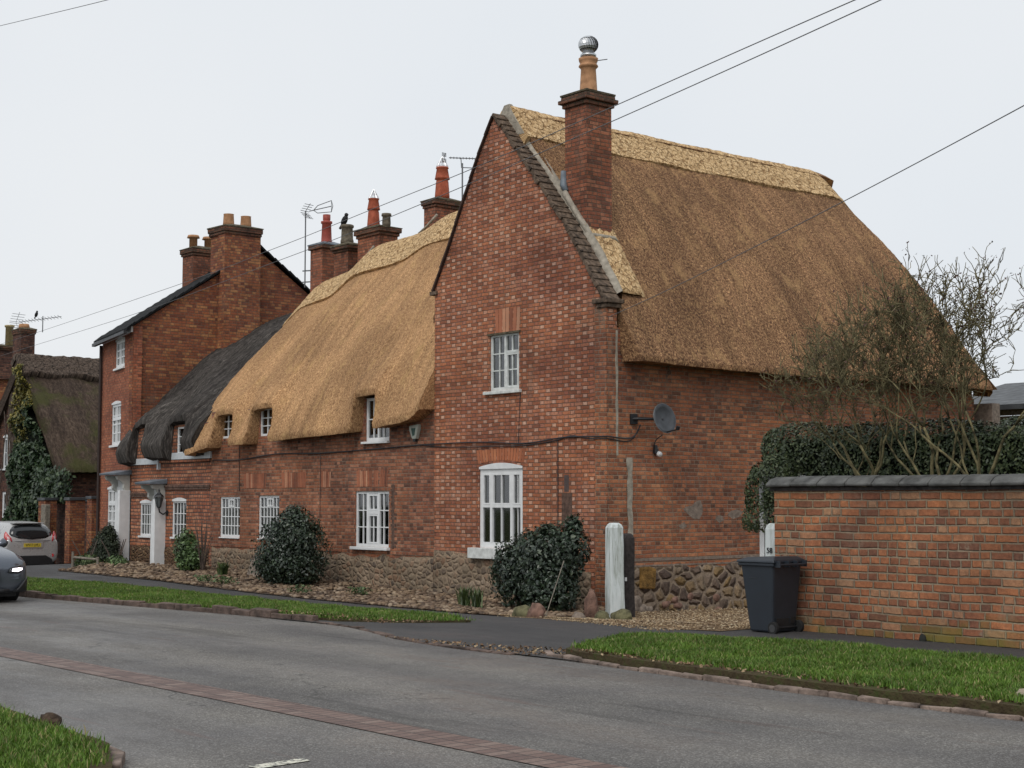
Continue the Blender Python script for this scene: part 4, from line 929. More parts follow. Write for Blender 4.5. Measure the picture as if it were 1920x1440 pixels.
mb=MB(); bx(mb,F0,-6.44,-6.36,-.01,.002,.98,2.3)
for i in range(18):
    if random.random()<.75: bx(mb,F0,-6.48+.02*(i%2),-6.36+.02*(i%2)+random.choice((0,.08)),.0,.004,1.0+i*.072,1.0+i*.072+.056)
mb.build('smoked_brick_strip',bpy.data.materials['smoked_brick'],HB)
rb=lin([(-14.7,7.1),(-14.55,7.22),(-14.09,7.55),(-13.1,7.68),(-12.5,7.72),(-11.9,8.08),(-11.55,8.22),(-10.5,8.25),(-9.7,8.28),(-9.2,8.40),(-8.85,8.54),(-8.5,8.60),(-5,8.7),(-4,8.7)])
def smf(f,w=.35): return lambda x: sum(f(x+d*w) for d in(-1,-.5,0,.5,1))/5
rbs=smf(rb,.3)
eb=smf(lin([(-14.8,3.10),(-14.5,3.16),(-13.5,3.29),(-12.9,3.32),(-11.65,3.29),(-10.9,3.35),(-7.6,3.43),(-6.7,3.47),(-5.6,3.56),(-5.3,3.62),(-4.95,3.85)]),.15)
def cutB(a):
    c=1.
    for (l,r,t) in ((-13.52,-12.66,.876),(-11.8,-10.86,.876),(-7.5,-6.68,.89)):
        k=smooth((a-l+.05)/.10)*smooth((r-a+.05)/.10); c=min(c,1-(1-t)*k)
    return c
toB=lambda a,b,z:(a,-b,z)
alB=stations(-14.72,-5.0,.075,(-13.52,-12.66,-11.8,-10.86,-7.5,-6.68))
thatch('thatch_roof',M_thB,HB,alB,lambda a:(-3.1,rbs(a)),lambda a:(.42,eb(a)),toB,cut=cutB,bulge=[(-13.1,.868,.60,.8,.22),(-11.33,.868,.62,.8,.22),(-7.1,.885,.60,.8,.20)],thick=.34,nv=84,amp=.016,low=.045,endround=.09,curve=.24)
# back slope of the cottage
thatch('rear_thatch',M_thB,HB,stations(-14.72,-5.,.3),lambda a:(3.1,rbs(a)),lambda a:(6.6,4.1),lambda a,b,z:(a,b,z),thick=.3,nv=10)
def saddle(parent,mat,al,yr,zr,e0,e1,back,w,up=.1,name='straw_ridge',seed=0.,arcs=0):
    V=[];IN=[];UV=[]; ss=list(np.linspace(-back,w,26))
    for a in al:
        z0=zr(a); dy,dz=(e0[0]-yr),(e0[1](a)-z0); L=math.hypot(dy,dz); dy/=L; dz/=L; by,bz=(e1[0]-yr),(e1[1]-z0); L2=math.hypot(by,bz); by/=L2; bz/=L2
        ext=(1+.12*math.cos(a*2*math.pi/arcs) if arcs else 1.)
        for s in ss:
            if s>=0: sss=s*ext; y=yr+dy*sss; z=z0+dz*sss; ny,nz=(dz,-dy)
            else: y=yr+by*-s; z=z0+bz*-s; ny,nz=(-bz,by)
            if nz<0: ny,nz=-ny,-nz
            rd=max(0,1-abs(s)/.25); 
            k=up+noise.noise(Vector((a*6+seed,s*6,3)))*.02+noise.noise(Vector((a*18,s*16,3)))*.012-rd*rd*.10
            V.append((a,y+ny*k*(1-rd),z+nz*k+ (0 if rd==0 else up*.3*rd))); IN.append((a,y-ny*.05,z-nz*.05)); UV.append((a,s))
    m=len(ss); na=len(al)-1; o=len(V)
    F=[(i*m+j,(i+1)*m+j,(i+1)*m+j+1,i*m+j+1) for i in range(na) for j in range(m-1)]+[(i*m+e,(i+1)*m+e,o+(i+1)*m+e,o+i*m+e) for i in range(na) for e in (0,m-1)]+[(e*m+j,e*m+j+1,o+e*m+j+1,o+e*m+j) for e in (0,na) for j in range(m-1)]
    ob=npmesh(name,np.array(V+IN),np.array(F),mat,parent,uv=np.array(UV+[(u,v+.1) for u,v in UV]),smooth=True)
    bm=bmesh.new(); bm.from_mesh(ob.data); bmesh.ops.recalc_face_normals(bm,faces=bm.faces)
    for e in bm.edges:
        if len(e.link_faces)==2 and e.calc_face_angle(0)>R(50): e.smooth=False
    bm.to_mesh(ob.data); bm.free(); return ob
saddle(HB,M_ridge,stations(-14.75,-5.0,.09),3.1,lambda a:rbs(a)+.0,(-.42,eb),(6.6,4.1),.6,.98,.10)
PR=[(.17,0),(.17,.1),(.145,.45),(.13,.50),(.175,.52),(.165,.56),(.13,.78),(.15,.80),(.14,.83),(.11,.83)]
def basket(parent,x,y,z,r=.14,h=.25):
    mb=MB()
    for i in range(8):
        t=i*math.pi/4; t2=(i+1)*math.pi/4; p=(x+r*math.cos(t),y+r*math.sin(t),z); q=(x+r*math.cos(t2),y+r*math.sin(t2),z)
        mb.ring([p,(x,y,z+h)],.006,4); mb.ring([p,q],.006,4); mb.ring([(x+r*.55*math.cos(t),y+r*.55*math.sin(t),z+h*.45),(x+r*.55*math.cos(t2),y+r*.55*math.sin(t2),z+h*.45)],.005,4)
    mb.build('wire_guard',M_steel,parent)
c=chimney(HB,-9.85,-9.40,3.3,4.05,7.0,8.92,[(.03,.07),(.06,.10)],pots=[(-9.62,3.67,[(r*1.05,z*.95) for r,z in PR],M_potr)]); basket(c,-9.62,3.67,9.97)
mb=MB(); mb.ring([(-9.95,3.22,8.33),(-9.6,3.2,8.46),(-9.2,3.2,8.68)],.03,8); mb.build('flashing_mortar',M_mort,c,smooth=True)
c=chimney(HB,-12.66,-11.70,3.3,3.85,6.5,8.56,[(.04,.08),(.08,.11)],pots=[(-12.33,3.55,[(r*.95,z*.92) for r,z in PR],M_potr),(-11.95,3.68,[(.10,0),(.11,.1),(.10,.26),(.13,.28),(.12,.34),(.1,.34)],M_potg)]); basket(c,-12.33,3.55,9.58)
mb=MB(); mb.ring([(-12.8,3.22,7.78),(-12.3,3.2,7.96),(-11.8,3.2,8.26)],.03,8); mb.build('flashing_mortar',M_mort,c,smooth=True)
# ================================================================== dark thatched cottage
HC=thing('thatched_cottage','low brick cottage with old dark grey thatch, white fascia and two white doorways','house',(-16.2,2,0))
def window_arched(*a,**k): return window(*a,**k)
mb=MB()
C_=[(-17.8,-17.15,1.06,1.90),(-16.02,-15.28,1.06,1.95),(-16.93,-16.5,.28,1.96)]
wall(mb,TY(.002),-18.35,-14.06,-.4,2.92,C_,back=.25); mb.build('front_wall',M_cot2,HC)
mb=MB(); wall(mb,TY(-.05),-18.3,-14.06,2.93,3.88,[(-15.75,-14.95,3.12,3.82),(-17.6,-16.85,3.12,3.8)],back=.2); mb.build('attic_wall',M_cot2,HC); mb=MB(); mb.box(-18.3,-14.1,9.,9.2,-.3,4.5); mb.build('rear_wall',M_cot2,HC)
window(HC,TY(.002),-17.8,-17.15,1.06,1.90,cols=4,rows=3,fr=.04,bar=.02,arch=.05,sill=(.03,.05,.05),rec=.02,label='narrower arched window between the two white doorways')
window(HC,TY(.002),-16.02,-15.28,1.06,1.95,cols=4,rows=3,fr=.04,bar=.02,arch=.05,sill=(.03,.05,.05),rec=.02,label='wider arched window right of the doorways')
window(HC,TY(-.05),-15.75,-14.95,3.12,3.82,cols=2,rows=3,fr=.05,label='attic window in the right notch'); window(HC,TY(-.05),-17.6,-16.85,3.12,3.8,cols=2,rows=2,fr=.05,label='attic window in the left notch')
mb=MB(); bx(mb,TY(-.01),-14.88,-14.74,0,.02,3.35,3.62); mb.build('window_card',M_yel,HC); mb=MB(); bx(mb,TY(-.01),-14.74,-14.66,0,.02,3.3,3.62); mb.build('window_card',M_orange,HC)
plinth(HC,TY(.002),-18.3,-16.95,-.4,.80,M_stone3); plinth(HC,TY(.002),-16.48,-14.1,-.4,.78,M_stone3)
mb=MB(); bx(mb,TY(0),-18.32,-16.72,.0,.07,2.90,3.06); bx(mb,TY(0),-16.70,-14.0,.0,.06,3.0,3.17); bx(mb,TY(0),-16.74,-16.68,.0,.09,2.76,3.06); mb.build('fascia',M_fascia,HC,bevel=.005)
mb=MB(); bx(mb,TY(0),-18.33,-17.0,0,.03,2.06,2.12); bx(mb,TY(0),-16.4,-14.08,0,.03,2.24,2.30); bx(mb,TY(0),-16.4,-14.08,0,.045,2.30,2.36); bx(mb,TY(0),-18.33,-17.0,0,.045,2.12,2.17); mb.build('string_course',bpy.data.materials['smoked_brick'],HC,bevel=.006)
ec=lin([(-18.8,2.86),(-17.4,2.98),(-16,3.0),(-14,3.1)])
def cutC(a):
    c=1.
    for (l,r,t) in ((-17.9,-17.05,.905),(-15.95,-14.92,.91)):
        k=smooth((a-l+.06)/.12)*smooth((r-a+.06)/.12); c=min(c,1-(1-t)*k)
    return c
thatch('thatch_roof',M_thC,HC,stations(-18.5,-14.3,.07,(-17.9,-17.05,-15.95,-14.92)),lambda a:(-4.9,7.2),lambda a:(.34,ec(a)+.10),toB,cut=cutC,bulge=[(-17.5,.895,.55,1.2,.20),(-15.4,.90,.62,1.2,.24)],thick=.50,nv=84,amp=.03,low=.12,endround=.10,curve=lambda v:.68*max(0,math.sin(math.pi*v))**.4)
thatch('rear_thatch',M_thC,HC,stations(-18.7,-14.3,.3),lambda a:(4.9,7.2),lambda a:(9.,4.),lambda a,b,z:(a,b,z),thick=.3,nv=8)
c=chimney(HC,-14.88,-14.30,3.3,3.95,6.0,8.55,[(.05,.11)],crown=M_lead,pots=[(-14.5,3.55,[(.15,0),(.14,.05),(.12,.50),(.15,.52),(.15,.57),(.09,.58),(.09,.60),(.10,.62),(.10,.75),(.06,.75)],simple('red_metal_liner',(.33,.07,.05),.6,var=.1))])
c=chimney(HC,-13.75,-13.10,3.3,3.75,6.0,8.32,[(.03,.07),(.07,.09)],pots=[(-13.45,3.5,[(.17,0),(.17,.10),(.155,.14),(.145,.42),(.17,.44),(.175,.49),(.15,.51),(.12,.51)],M_potg)])
# door surrounds with canopy brackets
def doorway(label,xc,w,z0,zd,zt,depth=.10):
    d=thing('door_surround',label,'doorway',(xc,0,z0))
    a,b=xc-w/2,xc+w/2; T=TY(0.)
    mb=MB(); bx(mb,T,a,b,-.06,-.02,z0+.02,zd); mb2=MB()
    dr=mb.build('door',M_white,d)
    for zz0,zz1 in ((z0+.15,z0+.75),(z0+.85,zd-.15)):
        bx(mb2,T,a+.07,b-.07,-.02,-.008,zz0,zz1)
    mb2.build('door_panels',M_white,dr,bevel=.008)
    mb=MB(); bx(mb,T,a-.13,a,-.22,.07,z0,zd+.12); bx(mb,T,b,b+.13,-.22,.30,z0,zd+.02); bx(mb,T,a,b,-.02,.07,zd,zd+.12); bx(mb,T,a-.10,b+.10,-.01,.04,zd+.12,zt-.10)
    mb.build('door_frame',M_white,d,bevel=.006)
    for x in (a-.09,b+.05):   # scrolled brackets
        mb=MB(); pr=[(0,zd-.02),(.10,zd+.0),(.18,zd+.08),(.17,zd+.18),(.24,zd+.26),(.34,zd+.30),(.38,zd+.38),(.36,zt-.12),(0,zt-.12)]
        mb.prism(pr,lambda u,z:(x-.05,-u,z),lambda u,z:(x+.06,-u,z)); mb.build('scroll_bracket',simple('cream_bracket_paint',(.50,.50,.46),.6,var=.1),d,bevel=.008)
    mb=MB(); mb.prism([(0,zt-.10),(.48,zt-.12),(.50,zt-.07),(0,zt+.02)],lambda u,z:(a-.22,-u,z),lambda u,z:(b+.20,-u,z)); mb.build('canopy',M_lead,d,bevel=.005)
    mb=MB(); bx(mb,T,a-.15,b+.25,.0,.42,z0-.25,z0+.0); mb.build('doorstep',M_stonelone,d,bevel=.015)
    return d
doorway('white doorway with scrolled canopy beside the black wall lantern',-16.72,.42,.30,1.98,2.50)
doorway('taller white doorway with grey canopy, leftmost, beside the dark conical shrub',-18.78,.50,.34,2.22,2.76)
# ================================================================== tall brick house
HD=thing('brick_house','tall narrow three-storey red brick house with slate roof behind the dark thatch','house',(-19.4,4,0))
DC,DS=math.cos(R(13)),math.sin(R(13))
def TD(u,w,z): return (-18.4+u*DC-w*DS,-u*DS-w*DC,z)     # front turned 13 degrees off the street line
mb=MB(); Dh=[(-2.07,-.95,5.62,6.42),(-2.41,-1.28,3.5,4.68),(-2.75,-1.6,1.05,2.33)]
wall(mb,TD,-3.80,-.002,-.5,6.62,Dh,back=.25,depth=.09)
mb.build('front_wall',M_tallf,HD)
mb=MB(); gD=lin([(0,6.62),(3.8,9.05),(7.6,6.5)])
wall(mb,TX(-18.40),.0,7.6,-.4,gD,extra=[3.8],back=.2); mb.build('gable_wall',M_tall,HD)
mb=MB(); wall(mb,lambda u,w,z:(-22.09-w,u+.86,z),.02,7.6,-.4,gD,extra=[3.8],back=.2); mb.build('rear_gable_wall',M_tall,HD)
for q,l in zip(Dh,('top-floor window','tall first-floor window','tall ground-floor window beside the doorway')):
    tall=q[3]<6
    window(HD,TD,*q[:2],q[2],q[3]-.05,cols=4,rows=4 if tall else 3,fr=.07,bar=.035,rec=.02,arch=.045,sill=(.06,.06,.06),mull=[((q[0]+q[1])/2,.09)],trans=[(q[0]+.05,q[1]-.05,q[3]-.45,.09)] if tall else [],curt=M_curt,label=l)
mb=MB()
for s_,(ya,za,yb,zb) in enumerate(((-.25,6.50,3.8,9.12),(3.8,9.12,7.9,6.35))):
    L=math.dist((ya,za),(yb,zb)); k=int(L/.28); A=(-18.28,0.); B=(-18.4-3.95*DC,3.95*DS)
    for i in range(k):
        y0,z0=ya+(yb-ya)*i/k,za+(zb-za)*i/k; y1,z1=ya+(yb-ya)*(i+1)/k,za+(zb-za)*(i+1)/k
        lo,hi=((0,.035) if s_==0 else (.035,0))
        mb.add([(B[0],B[1]+y0,z0),(A[0],y0,z0),(A[0],y1,z1),(B[0],B[1]+y1,z1),(B[0],B[1]+y0,z0+.05+lo),(A[0],y0,z0+.05+lo),(A[0],y1,z1+.05+hi),(B[0],B[1]+y1,z1+.05+hi)],[(0,3,2,1),(4,5,6,7),(0,1,5,4),(1,2,6,5),(2,3,7,6),(3,0,4,7)])
ro=mb.build('slate_roof',simple('dark_slate',(.014,.015,.016),.85,var=.3,scale=4,spec=.12),HD,jit=.004)
mb=MB(); bx(mb,TD,-3.95,.1,.18,.28,6.40,6.48); mb.build('gutter',M_black,HD)
mb=MB(); bx(mb,TD,-3.7,-.02,.0,.05,6.46,6.61); mb.build('eaves_board',M_white,HD)
p_=TD(-3.72,.06,0); cable('x','',[(p_[0],p_[1],6.42),(p_[0],p_[1],3.),(p_[0],p_[1],.1)],.05,HD,mat=simple('brown_drainpipe',(.035,.022,.018),.6)).name='drainpipe'
mb=MB(); mb.prism([(2.52,0),(2.52,9.34),(3.66,9.34),(3.66,0)],lambda u,z:(-18.40+.34,u,z),lambda u,z:(-18.4,u,z)); mb.box(-18.9,-18.401,2.55,3.63,8.3,9.339); mb.build('chimney_breast',M_tall,HD)
BP=[(.16,0),(.155,.1),(.14,.32),(.15,.34),(.11,.34)]
c=chimney(HD,-18.93,-18.05,2.52,3.66,9.34,9.36,[(.02,.08),(.045,.13)],mat=M_chim,pots=[(-18.45,2.85,BP,M_pot),(-18.45,3.4,BP,M_pot)])
mb=MB(); mb.add([(-18.385,1.9,4.2),(-18.385,1.97,4.2),(-18.385,3.9,6.6),(-18.385,3.83,6.6),(-18.4,1.9,4.2),(-18.4,1.97,4.2),(-18.4,3.9,6.6),(-18.4,3.83,6.6)],[(0,1,2,3),(4,7,6,5),(0,4,5,1),(1,5,6,2),(2,6,7,3),(3,7,4,0)]); mb.build('old_roof_scar',M_mort2,HD)
c=chimney(HD,-21.9,-21.25,3.25,4.1,7.5,9.22,[(.04,.08),(.07,.12)],mat=M_chim,pots=[(-21.57,3.42,[(.12,0),(.12,.28),(.19,.29),(.16,.37),(.1,.37)],M_pot),(-21.57,3.92,[(.12,0),(.12,.28),(.19,.29),(.16,.37),(.1,.37)],M_pot)])
# ================================================================== far thatched house with ivy
HE=thing('thatched_house','distant dark mossy thatched house, its gable end thick with creeper','house',(-33,7,0))
ge=lin([(-39,2.7),(-35.05,7.0),(-31.6,2.95)])
mb=MB(); EY=TY(3.67); Eh=[(-36.5,-35.9,3.15,4.3),(-36.5,-35.85,1.0,2.3)]
wall(mb,EY,-39,-31.6,-.6,ge,Eh,extra=[-35.1],back=.3); wall(mb,TX(-31.6),3.68,16.,-.6,3.2,back=.3); mb.build('gable_wall',M_far,HE)
window(HE,EY,*Eh[0],cols=2,rows=2,fr=.09,arch=.06,sill=(.05,.06,.06),label='upper window with an arched head'); window(HE,EY,*Eh[1],cols=2,rows=2,fr=.09,label='lower window with a heavy white cross')
toE=lambda a,b,z:(b-35.,a,z)
thatch('thatch_roof',M_thE,HE,stations(3.5,16,.14),lambda a:(0.,7.18),lambda a:(4.05,3.0),toE,thick=.4,nv=50,amp=.05,low=.16,curve=.22)
thatch('thatch_roof',M_thE,HE,stations(3.5,16,.5),lambda a:(0.,7.05),lambda a:(4.2,3.),lambda a,b,z:(-35.-b,a,z),thick=.4,nv=8)
# scalloped old ridge
def saddleE():
    V=[];UV=[];IN=[]; al=stations(3.45,16,.1)
    for a in al:
        e=1.05+.16*abs(math.sin((a-3.9)*math.pi/1.55))
        for j in range(20):
            s=-.5+(e+.5)*j/19; k=noise.noise(Vector((a*5,s*5,2)))*.06+noise.noise(Vector((a*14,s*14,2)))*.03
            dx,dz=.742,-.67
            x=-35+(dx*s if s>0 else .742*s); z=7.25-.67*abs(s); nx,nz=(.67,.742) if s>0 else (-.67,.742)
            V.append((x+nx*(.12+k),a,z+nz*(.12+k))); IN.append((x-nx*.1,a,z-nz*.1)); UV.append((a,s))
    na=len(al)-1; o=len(V); m=20
    F=[(i*m+j,(i+1)*m+j,(i+1)*m+j+1,i*m+j+1) for i in range(na) for j in range(m-1)]+[(i*m+e,(i+1)*m+e,o+(i+1)*m+e,o+i*m+e) for i in range(na) for e in (0,m-1)]+[(e*m+j,e*m+j+1,o+e*m+j+1,o+e*m+j) for e in (0,na) for j in range(m-1)]
    npmesh('straw_ridge',np.array(V+IN),np.array(F),M_ridgeD,HE,uv=np.array(UV+UV))
saddleE()
chimney(HE,-35.95,-35.2,3.72,4.25,5.5,8.08,[(.03,.07),(.05,.09)],mat=M_far,pots=[(-35.5,3.95,[(.2,0),(.2,.08),(.17,.16)],M_pot)])
HF=thing('brick_house','sliver of orange brick house with yellow chimney pot at the left edge','house',(-44,8,0))
mb=MB(); wall(mb,TY(5.2),-52,-43.2,-.6,7.2,back=.3); wall(mb,TX(-43.2),5.2,7.2,-.6,7.2); mb.build('front_wall',M_tall,HF)
mb=MB(); mb.prism([(5.0,7.15),(6.4,7.5),(7.3,7.15)],lambda u,z:(-52,u,z),lambda u,z:(-43.1,u,z)); mb.build('slate_roof',M_slate,HF)
chimney(HF,-44.2,-43.0,5.6,6.6,7.0,8.2,[(.06,.08),(.1,.08)],mat=M_far,pots=[(-43.1,6.42,[(.17,0),(.16,.75),(.2,.76),(.2,.84)],M_poty)])
# gate piers and wall beyond the parked car
def pier(label,x,y,w,d,h,g='red brick gate piers'):
    t=thing('gate_pier',label,'gate pier',(x,y,G(x,y)),0,g); z=G(x,y)
    mb=MB(); mb.box(x-w/2,x+w/2,y,y+d,z-.2,h); mb.build('brick_shaft',M_tall,t)
    mb=MB(); mb.box(x-w/2-.04,x+w/2+.04,y-.04,y+d+.04,h,h+.09); mb.build('cap_slab',M_slate,t,bevel=.01)
pier('left of the two close red brick piers behind the silver hatchback',-26.2,1.7,.34,.5,1.98); pier('right red brick pier of the close pair, nearest the tall brick house',-25.4,2.05,.34,.5,2.02)
t=thing('boundary_wall','dark weathered brick wall running back beyond the parked car','wall',(-27,6,0))
mb=MB(); mb.box(-25.5,-25.25,2.56,9,-.3,1.98); mb.build('brickwork',M_far,t); mb=MB(); mb.box(-25.55,-25.2,2.56,9.,1.98,2.07); mb.build('coping',M_slate,t)
t=thing('boundary_wall','dark weathered brick wall at the foot of the creeper, left of the piers','wall',(-29,3,0))
mb=MB(); mb.box(-31.5,-26.5,3.0,3.25,-.4,1.95); mb.build('brickwork',M_far,t); mb=MB(); mb.box(-31.5,-26.5,2.95,3.3,1.95,2.05); mb.build('coping',M_slate,t)
pier('red brick pier beside the grey timber gate post',-29.6,2.3,.55,.4,1.98)
t=tag(MB().box(-29.2,-28.85,2.1,2.28,-.3,1.85).build('gate_post',M_oakw,None,bevel=.02),'tall pale grey timber gate post beside a brick pier','gate post')
# ------------------------------------------------------------------ aerials, birds
def aerial(label,base,top,boom0,boom1,kind,mount=None):
    t=thing('tv_aerial',label,'aerial',base); mb=MB(); mb.ring([base,top],.02,6); mb.build('mast',M_alu,t)
    a,b=Vector(boom0),Vector(boom1); d=(b-a).normalized(); up=Vector((0,0,1)); s=d.cross(up).normalized()
    mb=MB(); mb.ring([a,b],.013,5); L=(b-a).length
    if kind=='yagi':
        n=13
        for i in range(n): 
            p=a+d*L*(i+.5)/n; mb.ring([p-up*.05-s*.10,p+up*.05+s*.10],.008,4)
    if kind=='log':
        for sg in(-1,1):
            mb.ring([a+d*.15,a+d*.3+up*.10*sg,b+up*.15*sg,b+d*.05],.011,5)
        mb.ring([b-up*.15,b+up*.15],.009,4)
    if kind=='cradle':
        mb.ring([a+d*L*.42,a+d*L*.44-up*.22,a+d*L*.9-up*.22,a+d*L*.92],.013,5)
        for i in range(9): p=a+d*L*(i+.5)/9; mb.ring([p-up*.025,p+up*.025],.012,4)
    mb.build('boom',M_alu,t)
    mb=MB()
    for i in range(4):
        for sg in (-1,1):
            w=.07 if kind=='cradle' else (.16 if kind=='log' else .3); off=-d*.05+(-d if kind!='log' else -d)*(.12)+up*sg*(.03+i*(.025 if kind=='cradle' else (.05 if kind=='log' else .09)))-d*(.0 if kind=='cradle' else .0)+d*(i*.05 if kind!='cradle' else 0)
            p=a+off; mb.ring([p-s*w,p+s*w],.008,4)
    for sg in (-1,1): mb.ring([a-d*.17,a-d*.12+up*sg*(.11 if kind=='cradle' else (.2 if kind=='log' else .38))+(d*.15 if kind!='cradle' else d*0)],.01,4)
    mb.build('reflector',M_alu,t)
    if mount: 
        mb=MB()
        for z in mount[1]: mb.ring([(base[0]-.12,base[1],z),(mount[0],base[1]+.2,z)],.018,5)
        mb.build('wall_bracket',M_alu,t)
aerial('aerial with a triangular loop on a mast at the leftmost roof chimney of the row',(-15.14,3.3,7.6),(-15.14,3.3,9.64),(-14.98,3.32,9.62),(-14.2,3.5,9.66),'log',(-14.9,(7.75,8.05)))
aerial('slim television aerial cradled on a pole right beside the brick gable',(-8.36,3.3,8.2),(-8.36,3.3,9.78),(-8.8,3.25,9.98),(-7.9,3.38,9.82),'cradle')
aerial('spiky television aerial above the far ivy-clad chimney',(-35.35,4.6,8.2),(-35.35,4.6,8.8),(-36.6,4.2,8.66),(-34.4,4.9,8.72),'yagi')
def bird(label,x,y,z,s=1.,fly=False):
    b=bmesh.new(); bmesh.ops.create_uvsphere(b,u_segments=12,v_segments=8,radius=1,matrix=Matrix.Translation((x,y,z+.09*s))@Matrix.Rotation(R(-50),4,'Y')@Matrix.Diagonal((.13*s,.065*s,.065*s,1)))
    bmesh.ops.create_uvsphere(b,u_segments=10,v_segments=6,radius=.042*s,matrix=Matrix.Translation((x+.07*s,y,z+.20*s)))
    bmesh.ops.create_cone(b,segments=6,radius1=.016*s,radius2=.002,depth=.06*s,cap_ends=True,matrix=Matrix.Translation((x+.125*s,y,z+.20*s))@Matrix.Rotation(R(90),4,'Y'))
    bmesh.ops.create_cone(b,segments=5,radius1=.03*s,radius2=.015*s,depth=.16*s,cap_ends=True,matrix=Matrix.Translation((x-.11*s,y,z+.0*s))@Matrix.Rotation(R(40),4,'Y'))
    for dy in (-.02,.02): bmesh.ops.create_cone(b,segments=5,radius1=.006,radius2=.006,depth=.06*s,cap_ends=True,matrix=Matrix.Translation((x,y+dy,z+.01)))
    me=bpy.data.meshes.new('bird'); b.to_mesh(me); b.free(); me.shade_smooth(); me.materials.append(M_bird); o=bpy.data.objects.new('bird',me); COL.objects.link(o); tag(o,label,'bird')
bird('black bird perched on the rim of the grey chimney pot',-13.58,3.5,9.08,1.25)
bird('small dark bird sitting at the far ivy-clad chimney',-35.0,4.2,8.72,.9)
# ------------------------------------------------------------------ fittings on the walls
t=thing('satellite_dish','dark grey satellite dish bracketed to the side wall by the corner','satellite dish',(0.1,.75,3.4))
mb=MB(); N=24; c=Vector((.40,1.02,3.41)); ax=Vector((.97,-.14,.25)).normalized(); sx=ax.cross(Z3).normalized(); sy=sx.cross(ax).normalized()
rings=5
for r in range(rings+1):
    for j in range(N):
        t_=2*math.pi*j/N; q=r/rings; mb.v.append(tuple(c+sx*math.cos(t_)*.235*q+sy*math.sin(t_)*.27*q+ax*(.07*q*q-.07)))
for r in range(rings):
    for j in range(N): mb.f.append((r*N+j,r*N+(j+1)%N,(r+1)*N+(j+1)%N,(r+1)*N+j))
d=mb.build('dish',simple('grey_dish_enamel',(.055,.06,.068),.45,var=.3,scale=6),t,smooth=True); m_=d.modifiers.new('s','SOLIDIFY'); m_.thickness=.012
mb=MB(); mb.ring([c+sx*math.cos(k)*.235+sy*math.sin(k)*.27 for k in np.linspace(0,2*math.pi,25)],.009,6); mb.build('dish_rim',simple('dish_rim_grey',(.12,.13,.14),.4),t)
mb=MB(); mb.ring([(0.02,.62,3.40),(.10,.66,3.40),(.24,.9,3.40),c-ax*.07],.028,8); mb.box(.0,.03,.55,.72,3.31,3.49); mb.build('bracket',M_black,t)
mb=MB(); a=c-sy*.25; e=c+ax*.34-sy*.30; mb.ring([a,e],.013,6); mb.ring([e-ax*.04,e+ax*.0+sy*.05],.035,8); mb.build('feed_arm',M_black,t)
cable('x','',[(.30,1.06,3.12),(.12,1.10,3.05),(.03,1.12,2.95),(.03,1.14,2.85)],.009,t).name='dish_cable'
t=thing('security_light','small round white-lensed lamp below the satellite dish','lamp',(.02,1.17,2.8))
mb=MB(); mb.ring([(0,1.17,2.84),(.05,1.17,2.84)],.055,10); mb.box(.02,.07,1.11,1.17,2.80,2.95); mb.build('housing',M_black,t); mb=MB(); mb.ring([(.05,1.2,2.80),(.12,1.19,2.78)],[.05,.045],12); mb.build('lens',M_white,t,smooth=True)
t=thing('alarm_box','white burglar alarm box under the golden thatch by the gable wall','alarm box',(-5.6,0,3.33))
mb=MB(); mb.prism([(-5.74,3.47),(-5.44,3.50),(-5.44,3.42),(-5.52,3.20),(-5.64,3.20),(-5.74,3.38)],lambda u,z:(u,-.09,z),lambda u,z:(u,0,z)); mb.build('cover',simple('cream_plastic',(.42,.44,.38),.5),t,bevel=.015)
mb=MB(); mb.prism([(-5.66,3.42),(-5.52,3.42),(-5.55,3.28),(-5.61,3.26)],lambda u,z:(u,-.097,z),lambda u,z:(u,-.09,z)); mb.build('shield_mark',simple('dark_green_print',(.03,.08,.06),.5),t)
mb=MB(); mb.box(-5.62,-5.54,-.08,-.02,3.15,3.20); mb.build('strobe',M_black,t)
t=thing('wall_lantern','black carriage lantern beside the white doorway','lamp',(-16.30,0,1.8))
x=-16.28;mb=MB(); mb.ring([(x,0,1.70),(x,-.12,1.62),(x,-.22,1.68),(x,-.24,1.78)],.018,6); mb.ring([(x,.0,1.66),(x,-.02,1.66)],.07,10); mb.build('bracket',M_black,t)
mb=MB(); mb.lathe([(.03,0),(.05,.02),(.05,.03)],(x,-.24,1.78),6); mb.lathe([(.125,.28),(.10,.33),(.05,.37),(.02,.42),(.03,.44),(.005,.50)],(x,-.24,1.78),6)
for i in range(6):
    k=i*math.pi/3; mb.ring([(x+.05*math.cos(k),-.24+.05*math.sin(k),1.81),(x+.11*math.cos(k),-.24+.11*math.sin(k),2.06)],.008,4)
mb.build('lantern_frame',M_black,t); mb=MB(); mb.lathe([(.045,.03),(.10,.275)],(x,-.24,1.78),6); mb.build('lantern_glass',simple('dull_lantern_glass',(.10,.11,.11),.1),t)
